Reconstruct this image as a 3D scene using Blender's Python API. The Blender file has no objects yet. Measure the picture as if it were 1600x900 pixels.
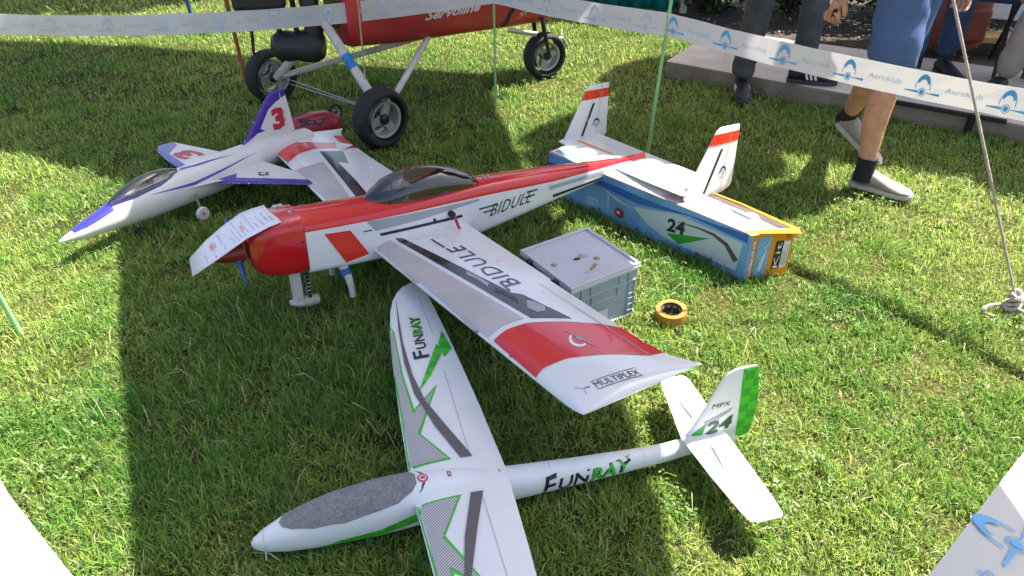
import bpy, bmesh, math, random
import numpy as np
from mathutils import Vector, Matrix, Quaternion
from mathutils.bvhtree import BVHTree
R = math.radians
scene = bpy.context.scene
COL = scene.collection
rnd = random.Random(7)
rng = np.random.default_rng(11)

# ------------------------------------------------------------------ camera
cam_d = bpy.data.cameras.new('camera')
cam = bpy.data.objects.new('camera', cam_d); COL.objects.link(cam)
cam.location = (0, 0, 1.55); cam.rotation_euler = (R(90 - 34), 0, 0)
cam_d.sensor_width = 36; cam_d.lens = 36 * 1180 / 1600
cam_d.clip_start = 0.02; cam_d.clip_end = 3000
scene.camera = cam
# ------------------------------------------------------------------ sky, sun, exposure
SUN_AZ, SUN_EL = 28.0, 60.0
world = bpy.data.worlds.new('World'); scene.world = world; world.use_nodes = True
wn = world.node_tree.nodes; wl = world.node_tree.links
sky = wn.new('ShaderNodeTexSky'); sky.sky_type = 'NISHITA'; sky.sun_disc = False; sky.dust_density = 3.0; sky.ozone_density = 0.4
sky.sun_elevation = R(SUN_EL); sky.sun_rotation = R(90 - SUN_AZ)
bg = wn['Background']; bg.inputs['Strength'].default_value = 0.092
wl.new(sky.outputs[0], bg.inputs['Color'])
sun_d = bpy.data.lights.new('sun', 'SUN'); sun_d.energy = 5.0; sun_d.angle = R(0.5); sun_d.color = (1.0, 0.95, 0.86)
sun = bpy.data.objects.new('sun', sun_d); COL.objects.link(sun); sun.location = (8, 5, 14)
SUNV = Vector((math.cos(R(SUN_EL)) * math.cos(R(SUN_AZ)), math.cos(R(SUN_EL)) * math.sin(R(SUN_AZ)), math.sin(R(SUN_EL))))
sun.rotation_euler = (-SUNV).to_track_quat('-Z', 'Y').to_euler()
vs = scene.view_settings
vs.view_transform = 'Standard'; vs.look = 'None'; vs.exposure = 1.65; vs.gamma = 1.0; vs.use_curve_mapping = False
scene.cycles.max_bounces = 8; scene.cycles.transparent_max_bounces = 12

# ------------------------------------------------------------------ materials
M = {}
def mat(name, col, rough=0.5, metal=0.0, spec=0.5, var=0.08, nscale=12.0, bump=0.0, bscale=60.0, coat=0.0, trans=0.0):
    m = bpy.data.materials.new(name); m.use_nodes = True
    nt = m.node_tree; b = nt.nodes['Principled BSDF']
    b.inputs['Roughness'].default_value = rough; b.inputs['Metallic'].default_value = metal
    b.inputs['Specular IOR Level'].default_value = spec; b.inputs['Coat Weight'].default_value = coat
    b.inputs['Coat Roughness'].default_value = 0.06
    tc = nt.nodes.new('ShaderNodeTexCoord')
    n = nt.nodes.new('ShaderNodeTexNoise'); n.inputs['Scale'].default_value = nscale; n.inputs['Detail'].default_value = 4
    nt.links.new(tc.outputs['Object'], n.inputs['Vector'])
    r = nt.nodes.new('ShaderNodeMapRange'); r.inputs['From Min'].default_value = .3; r.inputs['From Max'].default_value = .7
    r.inputs['To Min'].default_value = 1 - var; r.inputs['To Max'].default_value = 1 + var
    nt.links.new(n.outputs['Fac'], r.inputs['Value'])
    v = nt.nodes.new('ShaderNodeVectorMath'); v.operation = 'SCALE'; v.inputs[0].default_value = col[:3]
    nt.links.new(r.outputs[0], v.inputs['Scale']); nt.links.new(v.outputs[0], b.inputs['Base Color'])
    r2 = nt.nodes.new('ShaderNodeMapRange'); r2.inputs['To Min'].default_value = max(.02, rough - .08); r2.inputs['To Max'].default_value = min(1, rough + .1)
    nt.links.new(n.outputs['Fac'], r2.inputs['Value']); nt.links.new(r2.outputs[0], b.inputs['Roughness'])
    if bump:
        n2 = nt.nodes.new('ShaderNodeTexNoise'); n2.inputs['Scale'].default_value = bscale; n2.inputs['Detail'].default_value = 3
        nt.links.new(tc.outputs['Object'], n2.inputs['Vector'])
        bp = nt.nodes.new('ShaderNodeBump'); bp.inputs['Strength'].default_value = bump; bp.inputs['Distance'].default_value = .01
        nt.links.new(n2.outputs['Fac'], bp.inputs['Height']); nt.links.new(bp.outputs[0], b.inputs['Normal'])
    if trans:
        t = nt.nodes.new('ShaderNodeBsdfTranslucent'); t.inputs['Color'].default_value = (*col[:3], 1)
        mx = nt.nodes.new('ShaderNodeMixShader'); mx.inputs[0].default_value = trans
        out = nt.nodes['Material Output']
        nt.links.new(b.outputs[0], mx.inputs[1]); nt.links.new(t.outputs[0], mx.inputs[2]); nt.links.new(mx.outputs[0], out.inputs[0])
    M[name] = m; return m
mat('white_film', (.80, .80, .81), .22, var=.03, nscale=5, coat=.4)
mat('red_film', (.70, .012, .018), .20, var=.06, nscale=4, coat=.5)
mat('red_bright', (.75, .03, .012), .25, var=.04, coat=.4)
mat('red_cowl', (.58, .010, .018), .16, var=.06, nscale=6, coat=.7)
mat('pearl_film', (.52, .47, .46), .30, var=.14, nscale=3.5, coat=.3)
mat('black_film', (.018, .016, .022), .18, var=.3, coat=.3)
mat('black_ink', (.02, .02, .022), .45, var=.1)
mat('grey_ink', (.38, .40, .42), .45)
mat('foam_white', (.80, .80, .80), .62, var=.03, bump=.05, bscale=400)
mat('foam_white_smooth', (.78, .79, .82), .42, var=.03)
mat('green_ink', (.06, .50, .04), .4, var=.1)
mat('green_dark', (.03, .32, .03), .4, var=.1)
mat('green_black', (.035, .10, .045), .45, var=.1)
mat('carbon_ink', (.07, .06, .065), .45, var=.1)
mat('jet_white', (.72, .70, .68), .38, var=.05, nscale=6)
mat('jet_purple', (.055, .02, .32), .3, var=.1, coat=.3)
mat('jet_blue', (.03, .03, .55), .28, var=.1, coat=.3)
mat('decal_red', (.50, .02, .05), .4)
mat('prop_blue', (.02, .08, .34), .35, var=.12)
mat('spinner_red', (.25, .02, .015), .3)
mat('steel', (.45, .45, .46), .35, metal=.9, var=.15)
mat('alu', (.50, .48, .45), .5, metal=.6, var=.15, nscale=20)
mat('tyre', (.020, .020, .022), .75, var=.3, nscale=25, bump=.3, bscale=90)
mat('black_plastic', (.02, .02, .022), .45, var=.2)
mat('dark_metal', (.035, .035, .04), .4, metal=.5, var=.2)
mat('pod_red', (.54, .05, .05), .36, var=.16, nscale=3, bump=.06, bscale=12)
mat('tube_white', (.62, .58, .54), .45, var=.15, nscale=14)
mat('blue_sticker', (.03, .22, .60), .45)
mat('sail', (.66, .66, .70), .7, var=.04, trans=.10)
mat('sail_orange', (.65, .20, .04), .7, var=.04, trans=.2)
mat('sail_blue', (.06, .12, .32), .7, var=.04, trans=.1)
mat('rod_green', (.26, .55, .22), .5, var=.12)
mat('rod_tan', (.45, .36, .20), .6, var=.15)
mat('stick_brown', (.36, .13, .04), .7, var=.2, nscale=40)
mat('pole_blue', (.03, .06, .22), .5)
mat('rope', (.50, .42, .36), .85, var=.2, nscale=80, bump=.5, bscale=300)
mat('rope_blue', (.02, .16, .34), .8, var=.3)
mat('barrier', (.84, .82, .82), .30, var=.03, trans=.42)
mat('barrier_ink', (.10, .40, .74), .4, var=.1)
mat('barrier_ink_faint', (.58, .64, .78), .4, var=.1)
mat('barrier_ink_washed', (.50, .63, .78), .4, var=.1)  # overexposure wash of the bright tape put into the ink colour
mat('crate_grey', (.30, .35, .43), .45, var=.08, nscale=8, bump=.03)
mat('crate_lid', (.55, .55, .61), .42, var=.06, nscale=6, bump=.03)
mat('packing_tape', (.54, .29, .07), .25, var=.08, trans=.3)
mat('cardboard_core', (.10, .06, .04), .8, var=.2)
mat('box_blue', (.18, .35, .62), .35, var=.3, nscale=4.0)
mat('box_blue_dark', (.02, .12, .40), .35, var=.1)
mat('box_light', (.52, .56, .62), .35, var=.10, nscale=4)
mat('box_white', (.78, .76, .74), .35, var=.06)
mat('box_orange', (.80, .27, .01), .4, var=.08)
mat('box_orange_dark', (.50, .16, .01), .4, var=.1)
mat('box_brown', (.10, .07, .06), .4, var=.3)
mat('cardboard', (.38, .26, .15), .8, var=.12)
mat('paper', (.74, .74, .82), .6, var=.03)
mat('paper_ink', (.16, .16, .30), .6)
mat('paper_red', (.75, .40, .40), .6)
mat('toy_red', (.42, .02, .035), .35, var=.15, coat=.3)
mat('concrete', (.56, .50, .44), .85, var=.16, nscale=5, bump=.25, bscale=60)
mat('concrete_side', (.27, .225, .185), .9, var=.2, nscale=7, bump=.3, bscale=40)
mat('jeans_grey', (.075, .078, .09), .85, var=.2, nscale=9, bump=.5, bscale=14)
mat('jeans_blue', (.03, .055, .13), .85, var=.25, nscale=9, bump=.5, bscale=14)
mat('shorts_blue', (.06, .11, .25), .85, var=.12, nscale=6, bump=.5, bscale=11)
mat('trousers_beige', (.36, .31, .28), .85, var=.1, bump=.4, bscale=11)
mat('shirt_lilac', (.36, .36, .56), .8, var=.08, bump=.4, bscale=11)
mat('shirt_dark', (.05, .05, .06), .8, bump=.4, bscale=11)
mat('shirt_white', (.6, .6, .6), .8, bump=.4, bscale=11)
mat('skin', (.50, .26, .17), .5, var=.18, nscale=22, bump=.06, bscale=120)
mat('hair', (.05, .03, .02), .7)
mat('shoe_black', (.014, .014, .017), .55, var=.2)
mat('shoe_grey', (.30, .26, .24), .8, var=.1, bump=.2, bscale=200)
mat('shoe_sole', (.42, .40, .37), .7)
mat('sole_dark', (.05, .05, .055), .7)
mat('sock', (.012, .012, .014), .9)
mat('stripe_white', (.72, .72, .72), .5)
mat('tarp_teal', (.01, .24, .27), .6, var=.25, nscale=4, bump=.6, bscale=6)
mat('wood_bright', (.55, .33, .12), .6, var=.2, nscale=8)
mat('wood_brown', (.16, .08, .045), .7, var=.25, nscale=8)
mat('rust_red', (.25, .06, .03), .7, var=.15)
mat('bark', (.10, .075, .05), .9, var=.25, nscale=10, bump=.6, bscale=25)
mat('flesh_dark', (.02, .02, .02), .6)

def hatch_mat(name, light, dark, scale, ang):
    m = bpy.data.materials.new(name); m.use_nodes = True; nt = m.node_tree; b = nt.nodes['Principled BSDF']
    tc = nt.nodes.new('ShaderNodeTexCoord'); mp = nt.nodes.new('ShaderNodeMapping'); mp.inputs['Rotation'].default_value = (0, 0, ang)
    w = nt.nodes.new('ShaderNodeTexWave'); w.inputs['Scale'].default_value = scale; w.inputs['Distortion'].default_value = 0
    cr = nt.nodes.new('ShaderNodeValToRGB'); cr.color_ramp.elements[0].color = (*dark, 1); cr.color_ramp.elements[1].color = (*light, 1)
    cr.color_ramp.elements[0].position = .42; cr.color_ramp.elements[1].position = .58
    nt.links.new(tc.outputs['Object'], mp.inputs[0]); nt.links.new(mp.outputs[0], w.inputs[0]); nt.links.new(w.outputs['Fac'], cr.inputs[0])
    nt.links.new(cr.outputs[0], b.inputs['Base Color']); b.inputs['Roughness'].default_value = .45
    M[name] = m
hatch_mat('hatch_grey', (.62, .58, .60), (.24, .22, .23), 55, R(55))
hatch_mat('hatch_dark', (.22, .19, .20), (.035, .03, .03), 60, R(-35))
def check_mat(name, a, b_, scale):
    m = bpy.data.materials.new(name); m.use_nodes = True; nt = m.node_tree; b = nt.nodes['Principled BSDF']
    tc = nt.nodes.new('ShaderNodeTexCoord'); c = nt.nodes.new('ShaderNodeTexChecker'); c.inputs['Scale'].default_value = scale
    c.inputs['Color1'].default_value = (*a, 1); c.inputs['Color2'].default_value = (*b_, 1)
    mp = nt.nodes.new('ShaderNodeMapping'); mp.inputs['Location'].default_value = (.003, .003, .003)
    nt.links.new(tc.outputs['Object'], mp.inputs[0]); nt.links.new(mp.outputs[0], c.inputs[0]); nt.links.new(c.outputs[0], b.inputs['Base Color']); b.inputs['Roughness'].default_value = .45
    M[name] = m
check_mat('green_check', (.07, .55, .03), (.035, .38, .03), 36)
def speckle_mat(name):
    m = bpy.data.materials.new(name); m.use_nodes = True; nt = m.node_tree; b = nt.nodes['Principled BSDF']
    tc = nt.nodes.new('ShaderNodeTexCoord'); n = nt.nodes.new('ShaderNodeTexVoronoi'); n.inputs['Scale'].default_value = 260
    n2 = nt.nodes.new('ShaderNodeTexNoise'); n2.inputs['Scale'].default_value = 25
    cr = nt.nodes.new('ShaderNodeValToRGB'); cr.color_ramp.elements[0].color = (.12, .12, .125, 1); cr.color_ramp.elements[1].color = (.27, .27, .28, 1)
    ad = nt.nodes.new('ShaderNodeMath'); ad.operation = 'MULTIPLY_ADD'; ad.inputs[1].default_value = .6
    nt.links.new(tc.outputs['Object'], n.inputs['Vector']); nt.links.new(tc.outputs['Object'], n2.inputs['Vector'])
    sep = nt.nodes.new('ShaderNodeSeparateColor'); nt.links.new(n.outputs['Color'], sep.inputs[0])
    nt.links.new(sep.outputs[0], ad.inputs[0]); sc = nt.nodes.new('ShaderNodeMath'); sc.operation = 'MULTIPLY'; sc.inputs[1].default_value = .5
    nt.links.new(n2.outputs['Fac'], sc.inputs[0]); nt.links.new(sc.outputs[0], ad.inputs[2])
    nt.links.new(ad.outputs[0], cr.inputs[0]); nt.links.new(cr.outputs[0], b.inputs['Base Color']); b.inputs['Roughness'].default_value = .7
    M[name] = m
speckle_mat('canopy_grey')
def glass_mat(name, tint, refl=1.0):
    m = bpy.data.materials.new(name); m.use_nodes = True; nt = m.node_tree; nt.nodes.remove(nt.nodes['Principled BSDF'])
    t = nt.nodes.new('ShaderNodeBsdfTransparent'); t.inputs[0].default_value = (*tint, 1)
    g = nt.nodes.new('ShaderNodeBsdfGlossy'); g.inputs['Roughness'].default_value = .03; g.inputs[0].default_value = (.9, .9, .9, 1)
    f = nt.nodes.new('ShaderNodeFresnel'); f.inputs[0].default_value = 1.5
    mx = nt.nodes.new('ShaderNodeMixShader')
    ml = nt.nodes.new('ShaderNodeMath'); ml.operation = 'MULTIPLY_ADD'; ml.inputs[1].default_value = 1.6 * refl; ml.inputs[2].default_value = .03; ml.use_clamp = True
    nt.links.new(f.outputs[0], ml.inputs[0]); nt.links.new(ml.outputs[0], mx.inputs[0])
    nt.links.new(t.outputs[0], mx.inputs[1]); nt.links.new(g.outputs[0], mx.inputs[2]); nt.links.new(mx.outputs[0], nt.nodes['Material Output'].inputs[0])
    M[name] = m
glass_mat('smoke_glass', (.52, .50, .52))
glass_mat('clear_glass', (.88, .88, .90), .8)

def leaf_material(name, trans=.35, rough=.55):
    m = bpy.data.materials.new(name); m.use_nodes = True; nt = m.node_tree; b = nt.nodes['Principled BSDF']
    a = nt.nodes.new('ShaderNodeAttribute'); a.attribute_name = 'col'
    nt.links.new(a.outputs['Color'], b.inputs['Base Color']); b.inputs['Roughness'].default_value = rough; b.inputs['Specular IOR Level'].default_value = .35
    t = nt.nodes.new('ShaderNodeBsdfTranslucent'); nt.links.new(a.outputs['Color'], t.inputs[0])
    mx = nt.nodes.new('ShaderNodeMixShader'); mx.inputs[0].default_value = trans
    nt.links.new(b.outputs[0], mx.inputs[1]); nt.links.new(t.outputs[0], mx.inputs[2]); nt.links.new(mx.outputs[0], nt.nodes['Material Output'].inputs[0])
    M[name] = m
leaf_material('grass_blade', .42, .5)
leaf_material('leaf', .35, .45)

# ------------------------------------------------------------------ helpers
def tag(o, label=None, cat=None, group=None, kind=None):
    if label: o['label'] = label
    if cat: o['category'] = cat
    if group: o['group'] = group
    if kind: o['kind'] = kind
    return o
def thing(name, label, cat, loc=(0, 0, 0), rot=None, group=None):
    o = bpy.data.objects.new(name, None); COL.objects.link(o)
    o.empty_display_size = .1
    if rot is not None: o.matrix_world = Matrix.Translation(loc) @ rot.to_4x4()
    else: o.location = loc
    return tag(o, label, cat, group)
def obj(name, verts, faces, m, parent=None, smooth=False, mi=None, label=None, autos=None):
    me = bpy.data.meshes.new(name)
    me.from_pydata([tuple(v) for v in verts], [], faces)
    for x in (m if isinstance(m, (list, tuple)) else [m]): me.materials.append(M[x])
    if mi is not None: me.polygons.foreach_set('material_index', mi)
    if smooth: me.polygons.foreach_set('use_smooth', [True] * len(me.polygons))
    bm = bmesh.new(); bm.from_mesh(me); bmesh.ops.recalc_face_normals(bm, faces=bm.faces)
    if autos is not None:
        for e in bm.edges:
            if len(e.link_faces) == 2 and e.calc_face_angle(0) > autos: e.smooth = False
    bm.to_mesh(me); bm.free()
    o = bpy.data.objects.new(name, me); COL.objects.link(o)
    if parent: o.parent = parent
    if label: o['label'] = label
    return o
class MB:
    def __init__(s): s.v = []; s.f = []; s.mi = []
    def add(s, v, f, mi=0):
        n = len(s.v); s.v += [tuple(p) for p in v]; s.f += [tuple(i + n for i in q) for q in f]; s.mi += [mi] * len(f)
    def box(s, c, size, rot=None, mi=0, taper=1.0):
        hx, hy, hz = size[0] / 2, size[1] / 2, size[2] / 2
        vs_ = [Vector((x * hx * (taper if z > 0 else 1), y * hy * (taper if z > 0 else 1), z * hz)) for z in (-1, 1) for x, y in ((-1, -1), (1, -1), (1, 1), (-1, 1))]
        if rot: vs_ = [rot @ p for p in vs_]
        s.add([p + Vector(c) for p in vs_], [(3, 2, 1, 0), (4, 5, 6, 7), (0, 1, 5, 4), (1, 2, 6, 5), (2, 3, 7, 6), (3, 0, 4, 7)], mi)
    def tube(s, pts, r, n=8, mi=0, caps=True):
        pts = [Vector(p) for p in pts]; rs = r if isinstance(r, (list, tuple)) else [r] * len(pts)
        rings = []; up = None
        for i, p in enumerate(pts):
            d = (pts[min(i + 1, len(pts) - 1)] - pts[max(i - 1, 0)]).normalized()
            if up is None:
                up = d.orthogonal().normalized()
            else:
                up = (up - d * up.dot(d)); up = up.normalized() if up.length > 1e-6 else d.orthogonal().normalized()
            sd = d.cross(up)
            rings.append([p + (up * math.cos(a) + sd * math.sin(a)) * rs[i] for a in [2 * math.pi * k / n for k in range(n)]])
        s.loft(rings, mi, caps)
    def loft(s, rings, mi=0, caps=True, fmi=None):
        n = len(rings[0]); base = len(s.v)
        for rg in rings: s.v += [tuple(p) for p in rg]
        for i in range(len(rings) - 1):
            for k in range(n):
                a = base + i * n + k; b = base + i * n + (k + 1) % n
                s.f.append((a, b, b + n, a + n)); s.mi.append(fmi(i, k) if fmi else mi)
        if caps:
            s.f.append(tuple(base + k for k in range(n - 1, -1, -1))); s.mi.append(fmi(0, 0) if fmi else mi)
            s.f.append(tuple(base + (len(rings) - 1) * n + k for k in range(n))); s.mi.append(fmi(len(rings) - 2, 0) if fmi else mi)
    def lathe(s, prof, axis_o, axis_d, n=24, mi=0, closed=True):
        o = Vector(axis_o); d = Vector(axis_d).normalized(); u = d.orthogonal().normalized(); w = d.cross(u)
        base = len(s.v); m_ = len(prof)
        for k in range(n):
            a = 2 * math.pi * k / n; rr = u * math.cos(a) + w * math.sin(a)
            s.v += [tuple(o + d * h + rr * r) for r, h in prof]
        rng_ = range(m_) if closed else range(m_ - 1)
        for k in range(n):
            for j in rng_:
                a = base + k * m_ + j; b = base + k * m_ + (j + 1) % m_; c = base + ((k + 1) % n) * m_ + (j + 1) % m_; e = base + ((k + 1) % n) * m_ + j
                s.f.append((a, b, c, e)); s.mi.append(mi)
    def build(s, name, m, parent=None, smooth=False, label=None, autos=R(40)):
        return obj(name, s.v, s.f, m, parent, smooth, s.mi, label, autos if smooth else None)
def bevel(o, w=.005, seg=2):
    b = o.modifiers.new('bevel', 'BEVEL'); b.width = w; b.segments = seg; b.limit_method = 'ANGLE'; b.angle_limit = R(40)
    return o
def sphere_rings(c, r, n=12, m_=8, sc=(1, 1, 1)):
    c = Vector(c); out = []
    for i in range(m_ + 1):
        t = math.pi * (i + .02) / (m_ + .04)
        out.append([c + Vector((math.sin(t) * math.cos(a) * r * sc[0], math.sin(t) * math.sin(a) * r * sc[1], math.cos(t) * r * sc[2])) for a in [2 * math.pi * k / n for k in range(n)]])
    return out
# ---- flat print laid on a curved surface (local coordinates of the thing)
BV = {}
def bvh(o):
    if o.name not in BV:
        me = o.data; BV[o.name] = BVHTree.FromPolygons([v.co.copy() for v in me.vertices], [tuple(p.vertices) for p in me.polygons])
    return BV[o.name]
AX = {'z': (2, 0, 1), 'y': (1, 0, 2)}
def cut_grid(bm, step):
    bm.normal_update(); bmesh.ops.triangulate(bm, faces=bm.faces)
    for k in (0, 1):
        lo = min(v.co[k] for v in bm.verts); hi = max(v.co[k] for v in bm.verts)
        n = int((hi - lo) / step)
        for i in range(1, n + 1):
            co = Vector((0, 0, 0)); co[k] = lo + (hi - lo) * i / (n + 1); no = Vector((0, 0, 0)); no[k] = 1
            bmesh.ops.bisect_plane(bm, geom=list(bm.verts) + list(bm.edges) + list(bm.faces), plane_co=co, plane_no=no)
def decal_bm(bm, target, axis, sign, m, name, parent, off=.0012, step=.025):
    if not bm.verts: return None
    cut_grid(bm, step)
    t = bvh(target); a, i0, i1 = AX[axis]; miss = []; hs = []
    for v in bm.verts:
        o = Vector((0, 0, 0)); o[i0] = v.co.x; o[i1] = v.co.y; o[a] = sign * 2.0
        d = Vector((0, 0, 0)); d[a] = -sign
        loc, nor, _, _ = t.ray_cast(o, d)
        if loc is None: miss.append((v, o)); continue
        if nor.dot(d) > 0: nor = -nor
        v.co = loc + nor * off; hs.append(loc[a])
    if not hs: bm.free(); return None
    ms = {v for v, _ in miss}
    bmesh.ops.delete(bm, geom=[f for f in bm.faces if all(v in ms for v in f.verts)], context='FACES')
    for v, o in miss:   # past the rim: fold back onto the edge of the surface
        if not v.is_valid: continue
        o[a] = sum(hs) / len(hs); loc, nor, _, _ = t.find_nearest(o); v.co = loc + nor * off
    if not bm.faces: bm.free(); return None
    dv = Vector((0, 0, 0)); dv[a] = sign
    for f in bm.faces:
        f.normal_update()
        if f.normal.dot(dv) < 0: f.normal_flip()
        f.smooth = True
    me = bpy.data.meshes.new(name); bm.to_mesh(me); bm.free(); me.materials.append(M[m])
    o = bpy.data.objects.new(name, me); COL.objects.link(o); o.parent = parent
    return o
def decal(target, polys, m, name, parent, axis='z', sign=1, off=.0012, step=.025):
    bm = bmesh.new()
    for p in polys: bm.faces.new([bm.verts.new((x, y, 0)) for x, y in p])
    return decal_bm(bm, target, axis, sign, m, name, parent, off, step)
_tc = {}
def text_mesh(body, shear=0.0, space=1.0, bold=0.0):
    k = (body, shear, space, bold)
    if k in _tc: return _tc[k]
    cu = bpy.data.curves.new('lettering', 'FONT'); cu.body = body; cu.size = 1; cu.shear = shear; cu.space_character = space; cu.resolution_u = 2; cu.offset = bold
    o = bpy.data.objects.new('lettering_tmp', cu); COL.objects.link(o)
    dg = bpy.context.evaluated_depsgraph_get(); me = o.evaluated_get(dg).to_mesh()
    vs_ = np.array([v.co[:2] for v in me.vertices]); fs = [tuple(p.vertices) for p in me.polygons]
    o.evaluated_get(dg).to_mesh_clear(); bpy.data.objects.remove(o); bpy.data.curves.remove(cu)
    vs_ = vs_ - vs_.min(0); vs_ = vs_ / vs_.max(0)
    _tc[k] = (vs_, fs); return _tc[k]
def text_bm(body, o, du, dv, shear=0., space=1., bold=0.):
    """lettering filling the parallelogram o, o+du, o+dv"""
    vs_, fs = text_mesh(body, shear, space, bold); bm = bmesh.new()
    vv = [bm.verts.new((o[0] + du[0] * x + dv[0] * y, o[1] + du[1] * x + dv[1] * y, 0)) for x, y in vs_]
    for f in fs:
        try: bm.faces.new([vv[i] for i in f])
        except ValueError: pass
    return bm
def text_on(target, body, o, du, dv, m, name, parent, axis='z', sign=1, off=.0014, shear=0., space=1., bold=0.):
    return decal_bm(text_bm(body, o, du, dv, shear, space, bold), target, axis, sign, m, name, parent, off, .03)
def flat_bm(bm, o, u, v, n, m, name, parent, off=.001):
    o = Vector(o); u = Vector(u); v = Vector(v); n = Vector(n)
    for w in bm.verts: w.co = o + u * w.co.x + v * w.co.y + n * off
    bm.normal_update()
    for f in bm.faces:
        if f.normal.dot(n) < 0: f.normal_flip()
    me = bpy.data.meshes.new(name); bm.to_mesh(me); bm.free(); me.materials.append(M[m])
    ob = bpy.data.objects.new(name, me); COL.objects.link(ob); ob.parent = parent; return ob
def flat(polys, o, u, v, n, m, name, parent, off=.001):
    bm = bmesh.new()
    for p in polys: bm.faces.new([bm.verts.new((x, y, 0)) for x, y in p])
    bm.normal_update(); bmesh.ops.triangulate(bm, faces=bm.faces)
    return flat_bm(bm, o, u, v, n, m, name, parent, off)
def disc(cx, cy, r, n=20, sx=1.): return [(cx + r * sx * math.cos(2 * math.pi * k / n), cy + r * math.sin(2 * math.pi * k / n)) for k in range(n)]
def band(pts, w):
    """polyline with width(s) -> list of quads"""
    ws = w if isinstance(w, (list, tuple)) else [w] * len(pts); L = []; Rr = []
    for i, p in enumerate(pts):
        a = pts[max(i - 1, 0)]; b = pts[min(i + 1, len(pts) - 1)]; d = Vector((b[0] - a[0], b[1] - a[1])).normalized(); nn = Vector((-d.y, d.x))
        L.append((p[0] + nn.x * ws[i] / 2, p[1] + nn.y * ws[i] / 2)); Rr.append((p[0] - nn.x * ws[i] / 2, p[1] - nn.y * ws[i] / 2))
    return [[L[i], L[i + 1], Rr[i + 1], Rr[i]] for i in range(len(pts) - 1)]
def naca(n=9, t=.14, camber=.02):
    up = []; lo = []
    for i in range(n + 1):
        x = .5 * (1 - math.cos(math.pi * i / n))
        y = 5 * t * (.2969 * math.sqrt(x) - .126 * x - .3516 * x * x + .2843 * x ** 3 - .1015 * x ** 4); c = camber * 4 * x * (1 - x)
        up.append((x, c + y + .0015)); lo.append((x, c - y - .0015))
    return up + lo[-1:0:-1]
def wing_rings(stations, t=.14, camber=.02, n=9):
    """stations: (y, xLE, xTE, z, thickness scale); x runs forward"""
    rings = []
    for y, xl, xt, z, ts in stations:
        c = xl - xt; rings.append([Vector((xl - c * x, y, z + c * h * ts)) for x, h in naca(n, t, camber)])
    return rings
def plate_rings(stations, t=.10, n=6, vertical=False):
    """fins: stations (z, xLE, xTE, y)"""
    rings = []
    for h, xl, xt, q in stations:
        c = xl - xt
        if vertical: rings.append([Vector((xl - c * x, q + c * yy, h)) for x, yy in naca(n, t, 0)])
        else: rings.append([Vector((xl - c * x, h, q + c * yy)) for x, yy in naca(n, t, 0)])
    return rings
def frame_rot(yaw, pitch=0., roll=0.):
    return Matrix.Rotation(yaw, 3, 'Z') @ Matrix.Rotation(-pitch, 3, 'Y') @ Matrix.Rotation(roll, 3, 'X')

# ------------------------------------------------------------------ ground and terrace
TER = [(.952, 4.668), (2.587, 3.624), (5.6, 1.70), (6.25, 2.75), (1.42, 5.38)]
BED = [(1.30, 5.20), (6.25, 2.75), (10.5, 7.0), (3.0, 11.0), (1.25, 6.1)]
def in_poly(X, Y, poly):
    ins = np.zeros(X.shape, bool); n = len(poly)
    for i in range(n):
        x0, y0 = poly[i]; x1, y1 = poly[(i + 1) % n]
        c = ((y0 > Y) != (y1 > Y)) & (X < (x1 - x0) * (Y - y0) / (y1 - y0 + 1e-12) + x0); ins ^= c
    return ins
def ground_material():
    m = bpy.data.materials.new('lawn_soil'); m.use_nodes = True; nt = m.node_tree; b = nt.nodes['Principled BSDF']
    tc = nt.nodes.new('ShaderNodeTexCoord'); n = nt.nodes.new('ShaderNodeTexNoise'); n.inputs['Scale'].default_value = 3; n.inputs['Detail'].default_value = 6
    n2 = nt.nodes.new('ShaderNodeTexNoise'); n2.inputs['Scale'].default_value = 70; n2.inputs['Detail'].default_value = 5
    nt.links.new(tc.outputs['Object'], n.inputs[0]); nt.links.new(tc.outputs['Object'], n2.inputs[0])
    c1 = nt.nodes.new('ShaderNodeValToRGB'); c1.color_ramp.elements[0].color = (.06, .075, .02, 1); c1.color_ramp.elements[1].color = (.14, .145, .05, 1)
    c1.color_ramp.elements[0].position = .35; c1.color_ramp.elements[1].position = .7
    c2 = nt.nodes.new('ShaderNodeValToRGB'); c2.color_ramp.elements[0].color = (.35, .30, .20, 1); c2.color_ramp.elements[1].color = (1, 1, 1, 1)
    c2.color_ramp.elements[0].position = .35; c2.color_ramp.elements[1].position = .62
    mx = nt.nodes.new('ShaderNodeMix'); mx.data_type = 'RGBA'; mx.blend_type = 'MULTIPLY'; mx.inputs[0].default_value = 1
    nt.links.new(n.outputs['Fac'], c1.inputs[0]); nt.links.new(n2.outputs['Fac'], c2.inputs[0])
    nt.links.new(c1.outputs[0], mx.inputs[6]); nt.links.new(c2.outputs[0], mx.inputs[7]); nt.links.new(mx.outputs[2], b.inputs['Base Color'])
    b.inputs['Roughness'].default_value = .95; b.inputs['Specular IOR Level'].default_value = .1
    bp = nt.nodes.new('ShaderNodeBump'); bp.inputs['Strength'].default_value = .8; bp.inputs['Distance'].default_value = .02
    nt.links.new(n2.outputs['Fac'], bp.inputs['Height']); nt.links.new(bp.outputs[0], b.inputs['Normal'])
    M['lawn_soil'] = m
ground_material()
g = MB(); g.add([(-900, -900, 0), (900, -900, 0), (900, 900, 0), (-900, 900, 0)], [(0, 1, 2, 3)])
tag(g.build('ground', 'lawn_soil'), kind='structure')
g = MB(); n = len(TER)
g.add([(x, y, .1) for x, y in TER] + [(x, y, -.05) for x, y in TER], [tuple(range(n))] + [(i, i + n, (i + 1) % n + n, (i + 1) % n) for i in range(n)])
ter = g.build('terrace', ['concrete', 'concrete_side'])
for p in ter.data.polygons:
    if abs(p.normal.z) < .5: p.material_index = 1
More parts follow.
